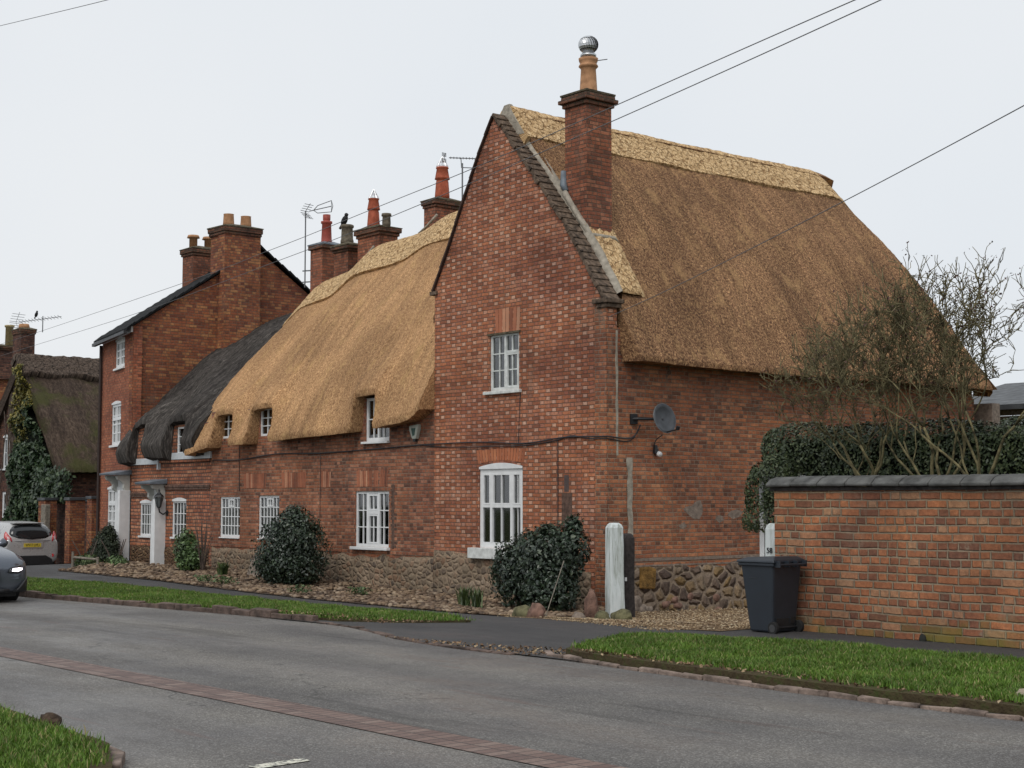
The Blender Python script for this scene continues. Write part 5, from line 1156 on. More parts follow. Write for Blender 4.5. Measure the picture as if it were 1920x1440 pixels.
# ------------------------------------------------------------------ posts, slab, rocks, rail
def post(name,label,x,y,w,d,z0,h,mat,lean=0,rz=0,taper=0.,parts=()):
    t=thing(name,label,'post',(x,y,z0),rz)
    mb=MB(); prof=[]; n=14; sec=[(-w/2+.02,-d/2),(w/2-.02,-d/2),(w/2,-d/2+.02),(w/2,d/2-.02),(w/2-.02,d/2),(-w/2+.02,d/2),(-w/2,d/2-.02),(-w/2,-d/2+.02)]
    zs=[-.25,0,.1]+[h*k/8 for k in range(1,8)]+[h-.08,h-.03,h]
    for z in zs:
        k=1+taper*(1-z/h)
        if z>h-.09: k*=math.sqrt(max(.18,1-((z-(h-.10))/.115)**2))
        for a,b in sec: mb.v.append((a*k+lean*z+.012*noise.noise(Vector((z*3,a*9,x))),b*k+.012*noise.noise(Vector((z*3,b*9,y))),z))
    for i in range(len(zs)-1):
        for j in range(8): mb.f.append((i*8+j,i*8+(j+1)%8,(i+1)*8+(j+1)%8,(i+1)*8+j))
    mb.f+=[tuple(range(8))[::-1],tuple((len(zs)-1)*8+j for j in range(8))]
    mb.build('shaft',mat,t,local=True,smooth=False,bevel=.008); return t
n=NT('flaking_white_post_paint'); P=n.tc(); f=n.noise(n.map(P,(14,14,1.6)),1.,5,.75,.4); n.base(n.ramp(f,[(.30,(.13,.13,.10)),(.40,(.42,.46,.43)),(.55,(.60,.65,.65)),(.8,(.70,.72,.71))])); n.rough(.75); n.bump(f,.012); M_postw=n.m
post('gate_post','thick flaking white timber gate post with rounded top at the gable corner','' or 1.16,-.93,.22,.24,.02,1.58,M_postw,lean=-.008,rz=R(-20),taper=.12)
t=post('gate_post','dark stained timber post standing right behind the thick white one',1.02,-.50,.16,.20,.0,1.42,M_darkw,rz=R(-20))
mb=MB(); mb.box(1.11,1.14,-.60,-.57,.64,.70); mb.build('hinge_plate',M_white,t,local=False)
# white gate frame and number post in the gap by the garden wall
t=thing('garden_gate','tall white-framed garden gate mostly hidden by the wall and bin','gate',(5.6,-2.2,0))
mb=MB(); mb.box(5.42,5.50,-2.24,-2.16,-.1,2.3); mb.box(6.10,6.18,-2.24,-2.16,-.1,2.3); mb.box(5.50,6.1,-2.23,-2.17,2.22,2.3); mb.build('gate_frame',M_white,t)
mb=MB()
for z in (.3,.85,1.28,1.60): mb.box(5.50,6.10,-2.22,-2.18,z,z+.035)
mb.build('gate_rail',M_white,t)
mb=MB(); mb.box(5.50,6.10,-2.15,-2.13,-.05,1.62); mb.build('gate_panel',M_dark,t)
t=post('gate_post','white rounded post carrying house number 58 at the garden wall end',6.0,-2.62,.20,.16,.1,1.56,M_postw)
def text(name,body,size,mat,parent,M,depth=.004):
    cu=bpy.data.curves.new(name,'FONT'); cu.body=body; cu.size=size; cu.align_x='CENTER'; cu.align_y='CENTER'; cu.extrude=depth
    o=bpy.data.objects.new(name,cu); COL.objects.link(o); dg=bpy.context.evaluated_depsgraph_get(); me=bpy.data.meshes.new_from_object(o.evaluated_get(dg)); bpy.data.objects.remove(o)
    me.transform(M); me.materials.clear(); me.materials.append(mat); ob=bpy.data.objects.new(name,me); COL.objects.link(ob); ob.parent=parent; return ob
text('house_number','58',.10,M_black,t,Matrix.Translation((0,-.092,1.20))@Matrix.Rotation(R(90),4,'X'))
mb=MB(); mb.box(-.03,.03,-.10,-.08,.93,.95); mb.build('latch',M_black,t,local=True)
def rock(label,x,y,s,mat,sz=(1,1,1),seed=0,name='rock',cat='rock',z=None,group=None,rot=0.,ang=.25):
    b=bmesh.new(); bmesh.ops.create_icosphere(b,subdivisions=3,radius=1)
    for v in b.verts:
        p=v.co.copy(); k=1+ang*noise.noise(p*1.3+Vector((seed,0,0)))+.10*noise.noise(p*3.5+Vector((seed,5,0))); v.co=Vector((p.x*sz[0],p.y*sz[1],p.z*sz[2]))*k*s
    me=bpy.data.meshes.new(name); b.to_mesh(me); b.free(); me.shade_smooth(); me.materials.append(mat); o=bpy.data.objects.new(name,me); COL.objects.link(o)
    o.location=(x,y,(G(x,y) if z is None else z)+s*sz[2]*.6); o.rotation_euler=(0,0,rot); return tag(o,label,cat,group)
rg='rocks along the edging by the dark bush'
rock('largest mossy green-topped rock in front of the dark bush',1.55,-3.22,.17,M_stonemoss,(1.1,.8,.75),3,group=rg)
rock('pinkish wedge-shaped rock with a pale ridge beside the mossy one',1.95,-3.3,.15,M_stonered,(1.1,.6,.95),8,group=rg,ang=.5)
rock('small tan rock between the wedge rock and the white post',2.0,-2.5,.12,M_stonelone,(1.,.8,.75),12,group=rg)
rock('egg-shaped ochre rock, second from the white post',1.95,-1.95,.13,M_stonemoss,(1.,.8,.9),17,group=rg)
rock('rounded brown rock touching the foot of the white post',1.75,-1.35,.17,M_stonemoss,(1.2,.9,.75),22,group=rg)
rock('tall narrow brown stone standing upright against the bush',1.05,-1.35,.16,M_stonered,(.8,.6,1.9),27,group=rg)
rock('dark jagged brown boulder on the near grass verge kerb',9.12,-13.93,.085,simple('dark_brown_rock',(.07,.045,.028),.95,var=.5,scale=9,bump=.03),(1.2,.8,.75),33,ang=.45,z=.37)
rock('broken pale stone lying on the right verge edge',12.75,-7.35,.12,simple('cream_limestone',(.45,.38,.28),.9,var=.3,scale=7,bump=.02),(1.3,.6,.4),39,ang=.5,z=.40)
mb=MB(); mb.prism([(-11.15,.16),(-10.65,.16),(-10.66,.62),(-10.75,.70),(-10.95,.72),(-11.12,.66)],lambda u,z:(u,-.72+(z-.16)*.35,z),lambda u,z:(u,-.64+(z-.16)*.35,z))
tag(mb.build('stone_slab',M_stonelone,None,bevel=.02),'grey upright stone slab leaning at the cottage foot','slab')
t=thing('timber_rail','low weathered two-post timber rail among the low plants','rail',(-17.3,-1.7,.25))
mb=MB(); mb.ring([(-17.75,-1.85,.1),(-17.75,-1.85,.68)],.035,8); mb.build('rail_post',M_oakw,t); mb=MB(); mb.ring([(-16.95,-1.55,.1),(-16.95,-1.55,.56)],.035,8); mb.build('rail_post',M_oakw,t); mb=MB(); mb.ring([(-17.75,-1.85,.54),(-16.95,-1.55,.50)],.03,8); mb.build('rail_bar',M_oakw,t)
# ------------------------------------------------------------------ garden wall
t=thing('garden_wall','orange-red brick garden wall with slate-grey coping behind the wheelie bin','wall',(8,-2.9,.2))
GW0=Vector((6.30,-2.95)); GW1=Vector((15.5,-3.02))
mb=MB(); wall(mb,TY(-2.95),6.30,15.5,-.2,2.13,back=.24); mb.quad((6.30,-2.71,-.2),(15.5,-2.71,-.2),(15.5,-2.71,2.13),(6.3,-2.71,2.13)); mb.build('brickwork',M_gw,t)
mb=MB(); x=6.22
while x<15.5:
    L=random.uniform(.40,.44); g=.012; sg=noise.noise(Vector((x*.5,0,0)))*.012; zt=2.132+sg
    pr=[(-3.03,zt),(-3.04,zt+.035),(-2.95,zt+.10),(-2.83,zt+.135),(-2.71,zt+.10),(-2.62,zt+.035),(-2.63,zt)]
    x0,x1=x,x+L-g; sk=.0
    mb.prism(pr,lambda u,z:(x0,u,z),lambda u,z:(x1,u,z)); x+=L
mb.build('coping_stones',simple('blue_grey_coping',(.105,.105,.10),.6,var=.35,scale=6,bump=.008),t,bevel=.012,jit=.004)
mb=MB(); mb.box(6.24,15.5,-2.97,-2.69,2.085,2.131); mb.build('coping_bed',M_darkw,t)
t=rock('small dark weed tuft at the foot of the garden wall',8.6,-3.02,.05,simple('dark_weed',(.02,.022,.018),.9),(1,.6,1.3),41,name='weed',cat='plant')
# ------------------------------------------------------------------ wheelie bin
t=thing('wheelie_bin','charcoal grey two-wheeled rubbish bin beside the garden wall end','wheelie bin',(6.62,-3.36,G(6.62,-3.36)),R(2))
def frust(mb,z0,z1,a,b):  # a=(x0,x1,y0,y1) bottom, b top
    mb.add([(a[0],a[2],z0),(a[1],a[2],z0),(a[1],a[3],z0),(a[0],a[3],z0),(b[0],b[2],z1),(b[1],b[2],z1),(b[1],b[3],z1),(b[0],b[3],z1)],[(0,3,2,1),(4,5,6,7),(0,1,5,4),(1,2,6,5),(2,3,7,6),(3,0,4,7)])
t.scale=(.74,.92,.80)
BH=1.10
mb=MB(); frust(mb,.03,BH,(-.27,.22,-.25,.25),(-.40,.31,-.31,.31)); body=mb.build('bin_body',M_bin,t,local=True,bevel=.03)
mb=MB(); frust(mb,BH-.045,BH+.005,(-.43,.335,-.335,.335),(-.43,.335,-.335,.335)); mb.build('bin_rim',M_bin,t,local=True,bevel=.012)
mb=MB(); 
mb.add([(-.46,-.35,BH+.006),(.36,-.35,BH+.006),(.36,.35,BH+.006),(-.46,.35,BH+.006),(-.45,-.34,BH+.04),(.35,-.34,BH+.05),(.35,.34,BH+.05),(-.45,.34,BH+.04),(-.30,-.25,BH+.085),(.28,-.25,BH+.10),(.28,.25,BH+.10),(-.30,.25,BH+.085)],
 [(3,2,1,0),(0,1,5,4),(1,2,6,5),(2,3,7,6),(3,0,4,7),(4,5,9,8),(5,6,10,9),(6,7,11,10),(7,4,8,11),(8,9,10,11)])
mb.build('bin_lid',M_bin,t,local=True,bevel=.012)
mb=MB(); mb.ring([(.37,-.28,BH-.03),(.43,-.28,BH-.02),(.43,.28,BH-.02),(.37,.28,BH-.03)],.018,8)
for y in (-.28,-.09,.09,.28): mb.box(.33,.44,y-.012,y+.012,BH-.06,BH+.04)
mb.build('bin_handle',M_bin,t,local=True)
for y in (-.27,.27):
    mb=MB(); mb.ring([(.26,y-.03,.10),(.26,y+.03,.10)],.10,20); wh=mb.build('wheel',M_rubber,t,local=True,bevel=.01)
    mb=MB(); s=-.034 if y<0 else .034; mb.ring([(.26,y,.10),(.26,y+s,.10)],.06,16); mb.build('wheel_hub',simple('hub_plastic',(.05,.05,.052),.5),wh,local=True)
mb=MB(); mb.ring([(.26,-.26,.10),(.26,.26,.10)],.014,8); mb.box(.20,.245,-.20,.20,.10,.24); mb.box(.235,.262,-.20,-.10,.16,.25); mb.box(.235,.262,.10,.20,.16,.25); mb.build('axle',M_black,t,local=True)
mb=MB()
for i in range(9): a=-.22+i*.02; mb.box(a,a+.012,-.302,-.288,.86+.004*i%3*.01,.868)
mb.build('moulded_mark',simple('raised_grey_plastic',(.05,.055,.06),.4),t,local=True)
# ------------------------------------------------------------------ shrubs
def crown(parent,name,blobs,n,size,mat,shell=(.66,1.03),kind=None,clump=.24,up=.25,asp=.55):
    vol=np.array([b[3]*b[4]+b[4]*b[5]+b[3]*b[5] for b in blobs]); cnt=(n*vol/vol.sum()).astype(int); P=[];N=[]
    for b,k in zip(blobs,cnt):
        d=rng.normal(0,1,(k,3)); d/=np.linalg.norm(d,axis=1)[:,None]
        r=rng.uniform(shell[0]**3,shell[1]**3,k)**(1/3)
        c=np.array([noise.noise(Vector(q)*2.2+Vector((b[0],b[1],b[2])))+.6*noise.noise(Vector(q)*5+Vector((b[2],b[1],b[0]))) for q in d]); r=r*(1+clump*c)
        p=d*r[:,None]*np.array(b[3:6])+np.array(b[:3]); 
        m=np.ones(k,bool)
        for b2 in blobs:
            if b2 is b: continue
            q=(p-np.array(b2[:3]))/np.array(b2[3:6]); m&=(np.linalg.norm(q,axis=1)>.62)
        g=Gv(p[:,0],p[:,1]); m&=p[:,2]>g-.02
        P.append(p[m]); N.append(d[m]+np.array([0,0,up]))
    P=np.concatenate(P); N=np.concatenate(N)
    return leaves(name,None,P,N,size*rng.choice([.6,.8,1.,1.25],len(P)),mat,parent,asp=asp)
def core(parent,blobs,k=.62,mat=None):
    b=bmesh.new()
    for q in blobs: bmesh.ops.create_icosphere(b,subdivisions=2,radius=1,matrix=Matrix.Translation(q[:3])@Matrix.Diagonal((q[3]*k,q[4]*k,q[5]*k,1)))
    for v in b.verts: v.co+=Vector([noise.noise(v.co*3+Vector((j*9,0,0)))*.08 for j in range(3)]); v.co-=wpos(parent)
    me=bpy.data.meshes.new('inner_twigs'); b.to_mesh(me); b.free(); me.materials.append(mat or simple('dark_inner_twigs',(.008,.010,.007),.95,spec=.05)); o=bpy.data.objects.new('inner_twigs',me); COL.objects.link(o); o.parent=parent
def shrub(label,x,y,blobs,n,size,mat,cat='shrub',name='shrub',stems=5,**k):
    z=G(x,y); t=thing(name,label,cat,(x,y,z)); B=[(x+b[0],y+b[1],z+b[2],*b[3:]) for b in blobs]
    crown(t,'foliage',B,n,size,mat,**k); core(t,B,k.get('shell',(.72,1))[0]*.86)
    mb=MB()
    for i in range(stems):
        a=2*math.pi*i/stems; mb.ring([(x+.08*math.cos(a),y+.08*math.sin(a),z-.05),(x+.2*math.cos(a),y+.2*math.sin(a),z+.35),(x+.4*math.cos(a),y+.4*math.sin(a),z+.7)],[.025,.018,.01],5)
    mb.build('stems',M_bark2,t); return t
shrub('large rounded dark evergreen bush between the cottage windows',-8.5,-1.1,[(0,0,.78,.86,.72,.76),(.08,0,1.22,.62,.55,.46),(-.3,-.1,.55,.66,.58,.5),(.26,-.1,.5,.7,.58,.48),(.05,0,1.52,.28,.26,.24),(-.42,0,1.22,.22,.2,.18),(.52,0,1.05,.26,.22,.2),(-.62,-.05,.35,.3,.3,.25)],14000,.034,M_holly)
shrub('wide uneven dark evergreen bush under the sash window at the corner',-.28,-1.15,[(-.5,0,.58,.64,.55,.58),(.12,-.05,.78,.64,.55,.72),(-.85,-.05,.78,.38,.38,.46),(.45,.1,1.12,.38,.34,.48),(-.2,0,1.02,.55,.46,.42),(.3,-.2,.42,.55,.46,.42),(.57,.12,1.52,.15,.14,.22),(-.75,.0,1.0,.2,.2,.16),(.05,0,1.42,.16,.15,.14)],17000,.036,M_holly)
shrub('small leafy green shrub in front of the orange-brick cottage',-13.45,-.9,[(0,0,.5,.36,.32,.42),(-.1,0,.78,.28,.26,.28),(.12,0,.34,.33,.3,.3)],4500,.036,M_laurel,shell=(.55,1.05),clump=.35)
t=shrub('dark conical conifer leaning on the leftmost white doorway',-18.55,-.62,[(.0,0,.25,.58,.4,.36),(.08,0,.52,.42,.34,.32),(.16,0,.76,.26,.24,.26),(.22,0,.95,.12,.12,.15)],6000,.034,M_conif,asp=.4)
shrub('low grey-green herb clump behind the timber rail',-17.75,-1.45,[(0,0,.12,.42,.26,.22),(-.45,.1,.1,.35,.25,.2)],1700,.034,M_herb,stems=3)
shrub('low bright green plants at the foot of the conical conifer',-17.15,-.95,[(0,0,.1,.4,.25,.2),(.35,-.1,.08,.25,.2,.15)],1300,.036,M_laurel,stems=3)
shrub('pale green bush behind the conical conifer',-19.35,-.35,[(0,0,.35,.3,.26,.35),(.05,0,.6,.2,.2,.2)],1500,.04,M_laurel,stems=3)
def stalks(t,x,y,z,n,h,mat,name='bare_stems'):
    mb=MB()
    for i in range(n):
        a=random.uniform(0,6.28); r=random.uniform(.03,.15); q=random.uniform(.6,1)*h
        mb.ring([(x,y,z),(x+r*math.cos(a),y+r*math.sin(a),z+q*.5),(x+2.2*r*math.cos(a),y+2.2*r*math.sin(a),z+q)],[.012,.008,.004],4)
    mb.build(name,mat,t)
t=thing('bare_shrub','twiggy bare brown shrub beside the small leafy one at the cottage corner','shrub',(-12.95,-.8,.22)); stalks(t,-12.95,-.8,.22,26,1.45,M_bark2)
mb=MB(); mb.ring([(1.35,-2.6,.15),(1.0,-1.9,1.0)],.008,4); tag(mb.build('stick',M_oakw,None),'thin pale stick poking out of the dark bush','stick')
def tuft(label,x,y,n,h,mat,cat='plant',name='tuft_plant',w=.012):
    z=G(x,y)+.08; a=rng.uniform(0,2*math.pi,n); l=rng.uniform(.15,.6,n)*h; hh=rng.uniform(.6,1,n)*h
    c=np.stack([x+rng.normal(0,.06,n),y+rng.normal(0,.05,n),np.full(n,z)],1); s=np.stack([-np.sin(a)*w,np.cos(a)*w,a*0],1)
    m=c+np.stack([np.cos(a)*l*.4,np.sin(a)*l*.4,hh*.75],1); e=c+np.stack([np.cos(a)*l,np.sin(a)*l,hh],1)
    V=np.stack([c-s,c+s,m+s,m-s,e],1).reshape(-1,3); i=np.arange(n)*5; F=np.concatenate([np.stack([i,i+1,i+2],1),np.stack([i,i+2,i+3],1),np.stack([i+3,i+2,i+4],1)])
    tag(npmesh(name,V,F,mat),label,cat)
tuft('left clump of strappy green bulb leaves at the stone plinth',-1.75,-1.75,60,.36,M_herb); tuft('right clump of strappy green bulb leaves, nearer the dark bush',-1.2,-1.95,60,.36,M_herb)
for i,(x,y,l) in enumerate([(-9.2,-2.3,'low green weed on the cobbles left of the round bush'),(-5.2,-1.6,'low green weed at the plinth near the middle window'),(-5.9,-2.5,'green weed in the cobbles at the footway edge below the middle window'),(-11.6,-1.0,'leafy plant beside the leaning stone slab'),(-9.9,-2.4,'spreading light green weed in the cobbles below the small-paned windows')]):
    if i==3: tuft(l,x,y,70,.34,M_herb,w=.02); continue
    z=G(x,y)+.1; p=np.stack([x+rng.normal(0,.16,170),y+rng.normal(0,.10,170),z+rng.uniform(0,.13,170)*(2.2 if i==3 else 1)],1); o=leaves('weed',None,p,np.tile([0,0,1.],(170,1)),np.full(170,.032),M_laurel if i!=3 else M_herb); tag(o,l,'plant')
# hedge
t=thing('hedge','clipped dark green hedge rising above the garden wall','hedge',(8,-1.9,0))
def boxcloud(x0,x1,y0,y1,z0,z1,n,round_=.35):
    A=[(x1-x0)*(z1-z0),(x1-x0)*(z1-z0),(x1-x0)*(y1-y0),(y1-y0)*(z1-z0),(y1-y0)*(z1-z0)]; tot=sum(A); P=[];N=[]
    for k,a in enumerate(A):
        m=int(n*a/tot); u=rng.uniform(0,1,m); v=rng.uniform(0,1,m)
        if k<2: p=np.stack([x0+(x1-x0)*u,np.full(m,(y0,y1)[k]),z0+(z1-z0)*v],1); nn=[0,(-1,1)[k],0]
        elif k==2: p=np.stack([x0+(x1-x0)*u,y0+(y1-y0)*v,np.full(m,z1)],1); nn=[0,0,1]
        else: p=np.stack([np.full(m,(x0,x1)[k-3]),y0+(y1-y0)*u,z0+(z1-z0)*v],1); nn=[(-1,1)[k-3],0,0]
        P.append(p);N.append(np.tile(nn,(m,1)).astype(float))
    P=np.concatenate(P);N=np.concatenate(N); c=np.array([(x0+x1)/2,(y0+y1)/2,(z0+z1)/2]); h=np.array([(x1-x0)/2,(y1-y0)/2,(z1-z0)/2])
    # round the corners
    q=np.clip(P-c,-(h-round_),h-round_); d=(P-c)-q; L=np.linalg.norm(d,axis=1)[:,None]+1e-6; P=c+q+d/L*np.minimum(L,round_); N=N*.5+d/L
    nz=np.array([noise.noise(Vector(p)*1.6)*.14+noise.noise(Vector(p)*5)*.07 for p in P]); dep=rng.exponential(.05,len(P)); P=P+N/np.linalg.norm(N,axis=1)[:,None]*(nz-dep)[:,None]
    return P,N
P,N=boxcloud(5.35,13.5,-2.28,-1.1,1.75,2.93,52000); leaves('foliage',None,P,N,np.full(len(P),.026),M_hedge,t)
P,N=boxcloud(5.30,6.15,-2.55,-2.0,1.5,2.5,5200,.25); leaves('hanging_foliage',None,P,N,np.full(len(P),.024),M_hedge,t)
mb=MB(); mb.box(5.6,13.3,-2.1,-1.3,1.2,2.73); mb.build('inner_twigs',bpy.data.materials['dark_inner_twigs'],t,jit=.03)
mb=MB()
for i in range(14): x=6.4+i*.5; mb.ring([(x,-1.9,-.1),(x+.05,-1.9,1.3)],.035,5)
mb.build('stems',M_bark2,t)
t=shrub('paler green laurel rising behind the hedge at the right edge',10.4,-1.6,[(0,0,2.45,.8,.5,.55),(-.9,.1,2.4,.5,.4,.45)],4500,.04,M_laurel,stems=4)
# ------------------------------------------------------------------ bare trees
def baretree(label,base,h,spread,seed,lean=(0,0),depth=6,nmain=4,r0=.06,buds=500,mat=None,upb=.25,cat='tree',fork=1.95):
    rd=random.Random(seed); t=thing('bare_tree',label,cat,base)
    tr=MB(); tw=MB(); tips=[]
    def grow(p,d,L,r,k,mb):
        n=5 if k<3 else 3; pts=[p]; q=Vector(p); dd=Vector(d)
        for i in range(n):
            dd=(dd+Vector((rd.uniform(-1,1),rd.uniform(-1,1),rd.uniform(-.6,.9)))*(.34 if k<3 else .5)+Vector((0,0,upb*.12))).normalized(); q=q+dd*L/n
            if q.z<2.4 and q.y<-2.58: q.y=-2.58
            q.z=max(q.z,2.0); pts.append(q.copy())
        r1=r*.62; rs=[r+(r1-r)*i/n for i in range(n+1)]
        mb.ring(pts,rs,6 if k<2 else (4 if k<4 else 3),caps=(k<2))
        if k>=depth: tips.append((q.copy(),dd.copy())); return
        m=rd.choice((2,3)) if k<depth-1 else 2
        for j in range(m):
            a=rd.uniform(0,6.28); ax=dd.orthogonal().normalized(); ax.rotate(Matrix.Rotation(a,3,dd)); nd=(dd*rd.uniform(.7,1.1)+ax*rd.uniform(.45,.95)*spread+Vector((0,0,upb))).normalized()
            s=pts[-1] if j<2 else pts[rd.randrange(2,n)]
            grow(s,nd,L*rd.uniform(.62,.86),max(r1*rd.uniform(.75,.95),.0058),k+1,mb if k<1 else tw)
        if k>=2:
            for j in range(3):
                s=pts[rd.randrange(1,n)]; ax=Vector((rd.uniform(-1,1),rd.uniform(-1,1) if s.z>2.5 else .5,rd.uniform(-.1,1))).normalized(); e=s+ax*L*rd.uniform(.3,.6); tw.ring([s,s.lerp(e,.5)+Vector((0,0,.02)),e],[.0065,.005,.0035],3,caps=False); tips.append((e,ax))
    zc=fork
    for i in range(nmain):
        a=2*math.pi*i/nmain+rd.uniform(-.4,.4); d=Vector((math.cos(a)*spread*.75+lean[0],math.sin(a)*spread*.4+lean[1],.85)).normalized()
        b0=Vector(base)+Vector((math.cos(a)*.07,math.sin(a)*.03,-.1)); b1=Vector((b0.x+rd.uniform(-.03,.03),b0.y,zc+rd.uniform(-.1,.25))); rr=r0*rd.uniform(.6,1)
        tr.ring([b0,b0.lerp(b1,.5)+Vector((rd.uniform(-.03,.03),0,0)),b1],[rr*1.25,rr*1.1,rr],6)
        grow(b1,d,(h-zc)*.36,rr,0,tr)
    tr.build('trunk',mat or M_bark,t,smooth=True,fixn=False); tw.build('crown',mat or M_bark,t,smooth=True,fixn=False)
    if buds:
        P=[];N=[]
        for _ in range(buds):
            e,d=rd.choice(tips); P.append(tuple(e+Vector((rd.uniform(-.03,.03),)*3))); N.append(tuple(d))
        leaves('seed_heads',None,np.array(P),np.array(N),np.full(len(P),.017),M_bud,t)['kind']='stuff'
    return t
baretree('mossy bare tree spreading low in front of the side wall, left of the group',(7.45,-2.48,G(7,0)),3.9,1.0,11,(-.36,.05),buds=400,nmain=6,r0=.025,depth=5)
baretree('central mossy bare tree rising between the hedge and the garden wall',(8.42,-2.45,G(8,0)),4.3,.85,23,(-.16,.0),buds=600,nmain=7,r0=.028,depth=5)
baretree('upright bare tree with dark seed heads, right of the central one',(8.98,-2.42,G(9,0)),4.6,.7,37,(.05,.0),buds=1100,nmain=5,r0=.025,depth=5)
baretree('tall bare tree reaching in at the right edge',(11.1,-1.4,G(10,0)),5.6,.7,51,(-.12,.0),buds=200,nmain=3,r0=.065,mat=M_bark2,depth=5,fork=2.3)
# ------------------------------------------------------------------ ivy on the far gable
t=thing('ivy','dense dark ivy with a yellowing top climbing the far gable','climbing plant',(-33,3.5,0))
def ivysheet(poly,n,size,mat,name,y0=3.6,dep=.45):
    x,z=scatter(poly,n); nz=np.array([noise.noise(Vector((a*1.3,b*1.3,0)))+.5*noise.noise(Vector((a*4,b*4,3))) for a,b in zip(x,z)])
    P=np.stack([x,y0-.10-dep*np.clip(.4+nz,0,1)*rng.uniform(.5,1,n),z],1); leaves(name,None,P,np.tile([.1,-1.,.45],(n,1)),np.full(n,size),mat,t)
ivysheet([(-35.2,-.3),(-35.1,3.3),(-34.7,4.6),(-34.2,5.5),(-33.6,5.6),(-33.0,4.7),(-32.2,3.7),(-31.2,3.0),(-30.6,2.2),(-30.6,1.2),(-31.2,-.3)],15000,.085,M_ivy,'leaves')
ivysheet([(-34.9,4.0),(-34.7,5.8),(-34.4,6.9),(-34.0,6.8),(-33.5,5.6),(-33.3,4.2)],2300,.08,M_ivyy,'yellow_leaves',dep=.5)
mb=MB(); mb.prism([(-35.,-.3),(-34.9,3.4),(-34.,5.4),(-33.2,4.6),(-31.6,2.9),(-31.6,-.3)],lambda u,z:(u,3.45,z),lambda u,z:(u,3.66,z)); mb.build('stem_mat',bpy.data.materials['dark_inner_twigs'],t)
x,z=scatter([(-31.6,1.9),(-31.6,3.1),(-28.9,2.6),(-28.5,1.9)],1300); 
mb=MB()
for i in range(60):
    a=random.uniform(-36.6,-34.4); q=[(a,3.62,-.3)]; 
    while q[-1][2]<min(7,ge(q[-1][0])-.3): q.append((q[-1][0]+random.uniform(-.12,.14),3.62-random.uniform(0,.05),q[-1][2]+.4))
    if -36.55<a<-35.85: continue
    mb.ring(q,.022,4,caps=False)
mb.build('bare_creeper_stems',M_bark2,t)
o=leaves('ivy',None,np.stack([x*.0+rng.uniform(-31.5,-29.,len(x)),2.9+rng.normal(0,.12,len(x)),z],1),np.tile([0,-1.,.4],(len(x),1)),np.full(len(x),.08),M_ivy); tag(o,'lower dark ivy spilling over the boundary wall','climbing plant')
# ------------------------------------------------------------------ outbuilding behind
t=thing('shed','grey weatherboard outbuilding with dark window behind the right trees','shed',(0,14,0))
mb=MB()
for i in range(22): z=.2+i*.18; mb.box(-2.6,5.,13.98+.01*(i%2),14.05,z,z+.17)
mb.build('board_wall',M_oakw,t,jit=.003)
mb=MB(); mb.box(-2.1,-1.4,13.9,13.97,3.45,3.8); mb.build('window',M_dark,t)
mb=MB(); mb.prism([(13.6,4.1),(13.6,4.22),(17,5.),(17,4.9)],lambda u,z:(-3,u,z),lambda u,z:(5.4,u,z)); mb.build('roof',M_slate,t)
t=thing('rendered_wall','short pale patched rear wall end beyond the thatch hip','wall',(-.4,11.4,0)); mb=MB(); mb.box(-1.2,.3,11.3,11.6,-.3,4.1); mb.build('render',M_mort2,t)
# ------------------------------------------------------------------ wires
g_='overhead wires crossing the street'
def wire(label,pts,r=.0042): 
    cable('overhead_wire',label,pts,r,cat='wire',group=g_,mat=simple('grey_wire',(.13,.13,.135),.6,var=.05))
wire('upper of the two long parallel overhead wires passing above the chimneys',[(13.44, -9.82, 5.5), (12.92, -9.7, 5.51), (11.47, -9.36, 5.52), (9.62, -8.92, 5.53), (6.73, -8.23, 5.55), (3.98, -7.58, 5.61), (1.2, -6.92, 5.67), (-0.69, -6.48, 5.72), (-5.25, -5.4, 5.86), (-21.28, -1.62, 6.52), (-31.62, 0.82, 6.99)])
wire('lower of the two long parallel overhead wires passing above the chimneys',[(13.64, -9.87, 5.44), (13.15, -9.75, 5.43), (11.61, -9.39, 5.41), (9.55, -8.9, 5.4), (6.6, -8.2, 5.4), (4.21, -7.63, 5.42), (2.2, -7.15, 5.45), (-0.16, -6.6, 5.5), (-8.35, -4.66, 5.7), (-21.47, -1.56, 6.2), (-31.64, 0.84, 6.6)])
wire('single overhead wire coming down from the right to the gable corner',[(12.26,-5.81,5.75),(11.46,-5.21,5.78),(7.8,-3.32,5.63),(3.35,-1.56,5.26),(.08,-.04,5.15)],.0058)
wire('short overhead wire in the top left corner of the sky',[(3.32,-10.55,7.88),(2.15,-10.41,8.09),(-3.53,-9.54,9.31),(-5.81,-9.21,9.8)])
# ------------------------------------------------------------------ cars
def loft(mb,secs):
    """secs: list of (x, ring) rings of equal length of (y,z) for one full closed outline"""
    k=len(mb.v); m=len(secs[0][1])
    for x,rg_ in secs:
        for y,z in rg_: mb.v.append((x,y,z))
    for i in range(len(secs)-1):
        for j in range(m): mb.f.append((k+i*m+j,k+i*m+(j+1)%m,k+(i+1)*m+(j+1)%m,k+(i+1)*m+j))
    mb.f.append(tuple(k+j for j in range(m))[::-1]); mb.f.append(tuple(k+(len(secs)-1)*m+j for j in range(m)))
def ringc(w,z0,zs,zt,wt,wb=None):
    """closed cross-section: sill z0, shoulder zs (half width w), top zt (half width wt)"""
    wb=wb or w*.93
    h=[(wb*.6,z0),(wb,z0+.03),(w*.985,z0+.18),(w,(z0+zs)/2+.03),(w*.985,zs-.05),(w*.955,zs),(wt+(w*.955-wt)*.55,zs+(zt-zs)*.42),(wt+(w*.955-wt)*.12,zs+(zt-zs)*.85),(wt*.88,zt-.012),(wt*.5,zt+.012)]
    return h+[(-y,z) for y,z in h[::-1]]
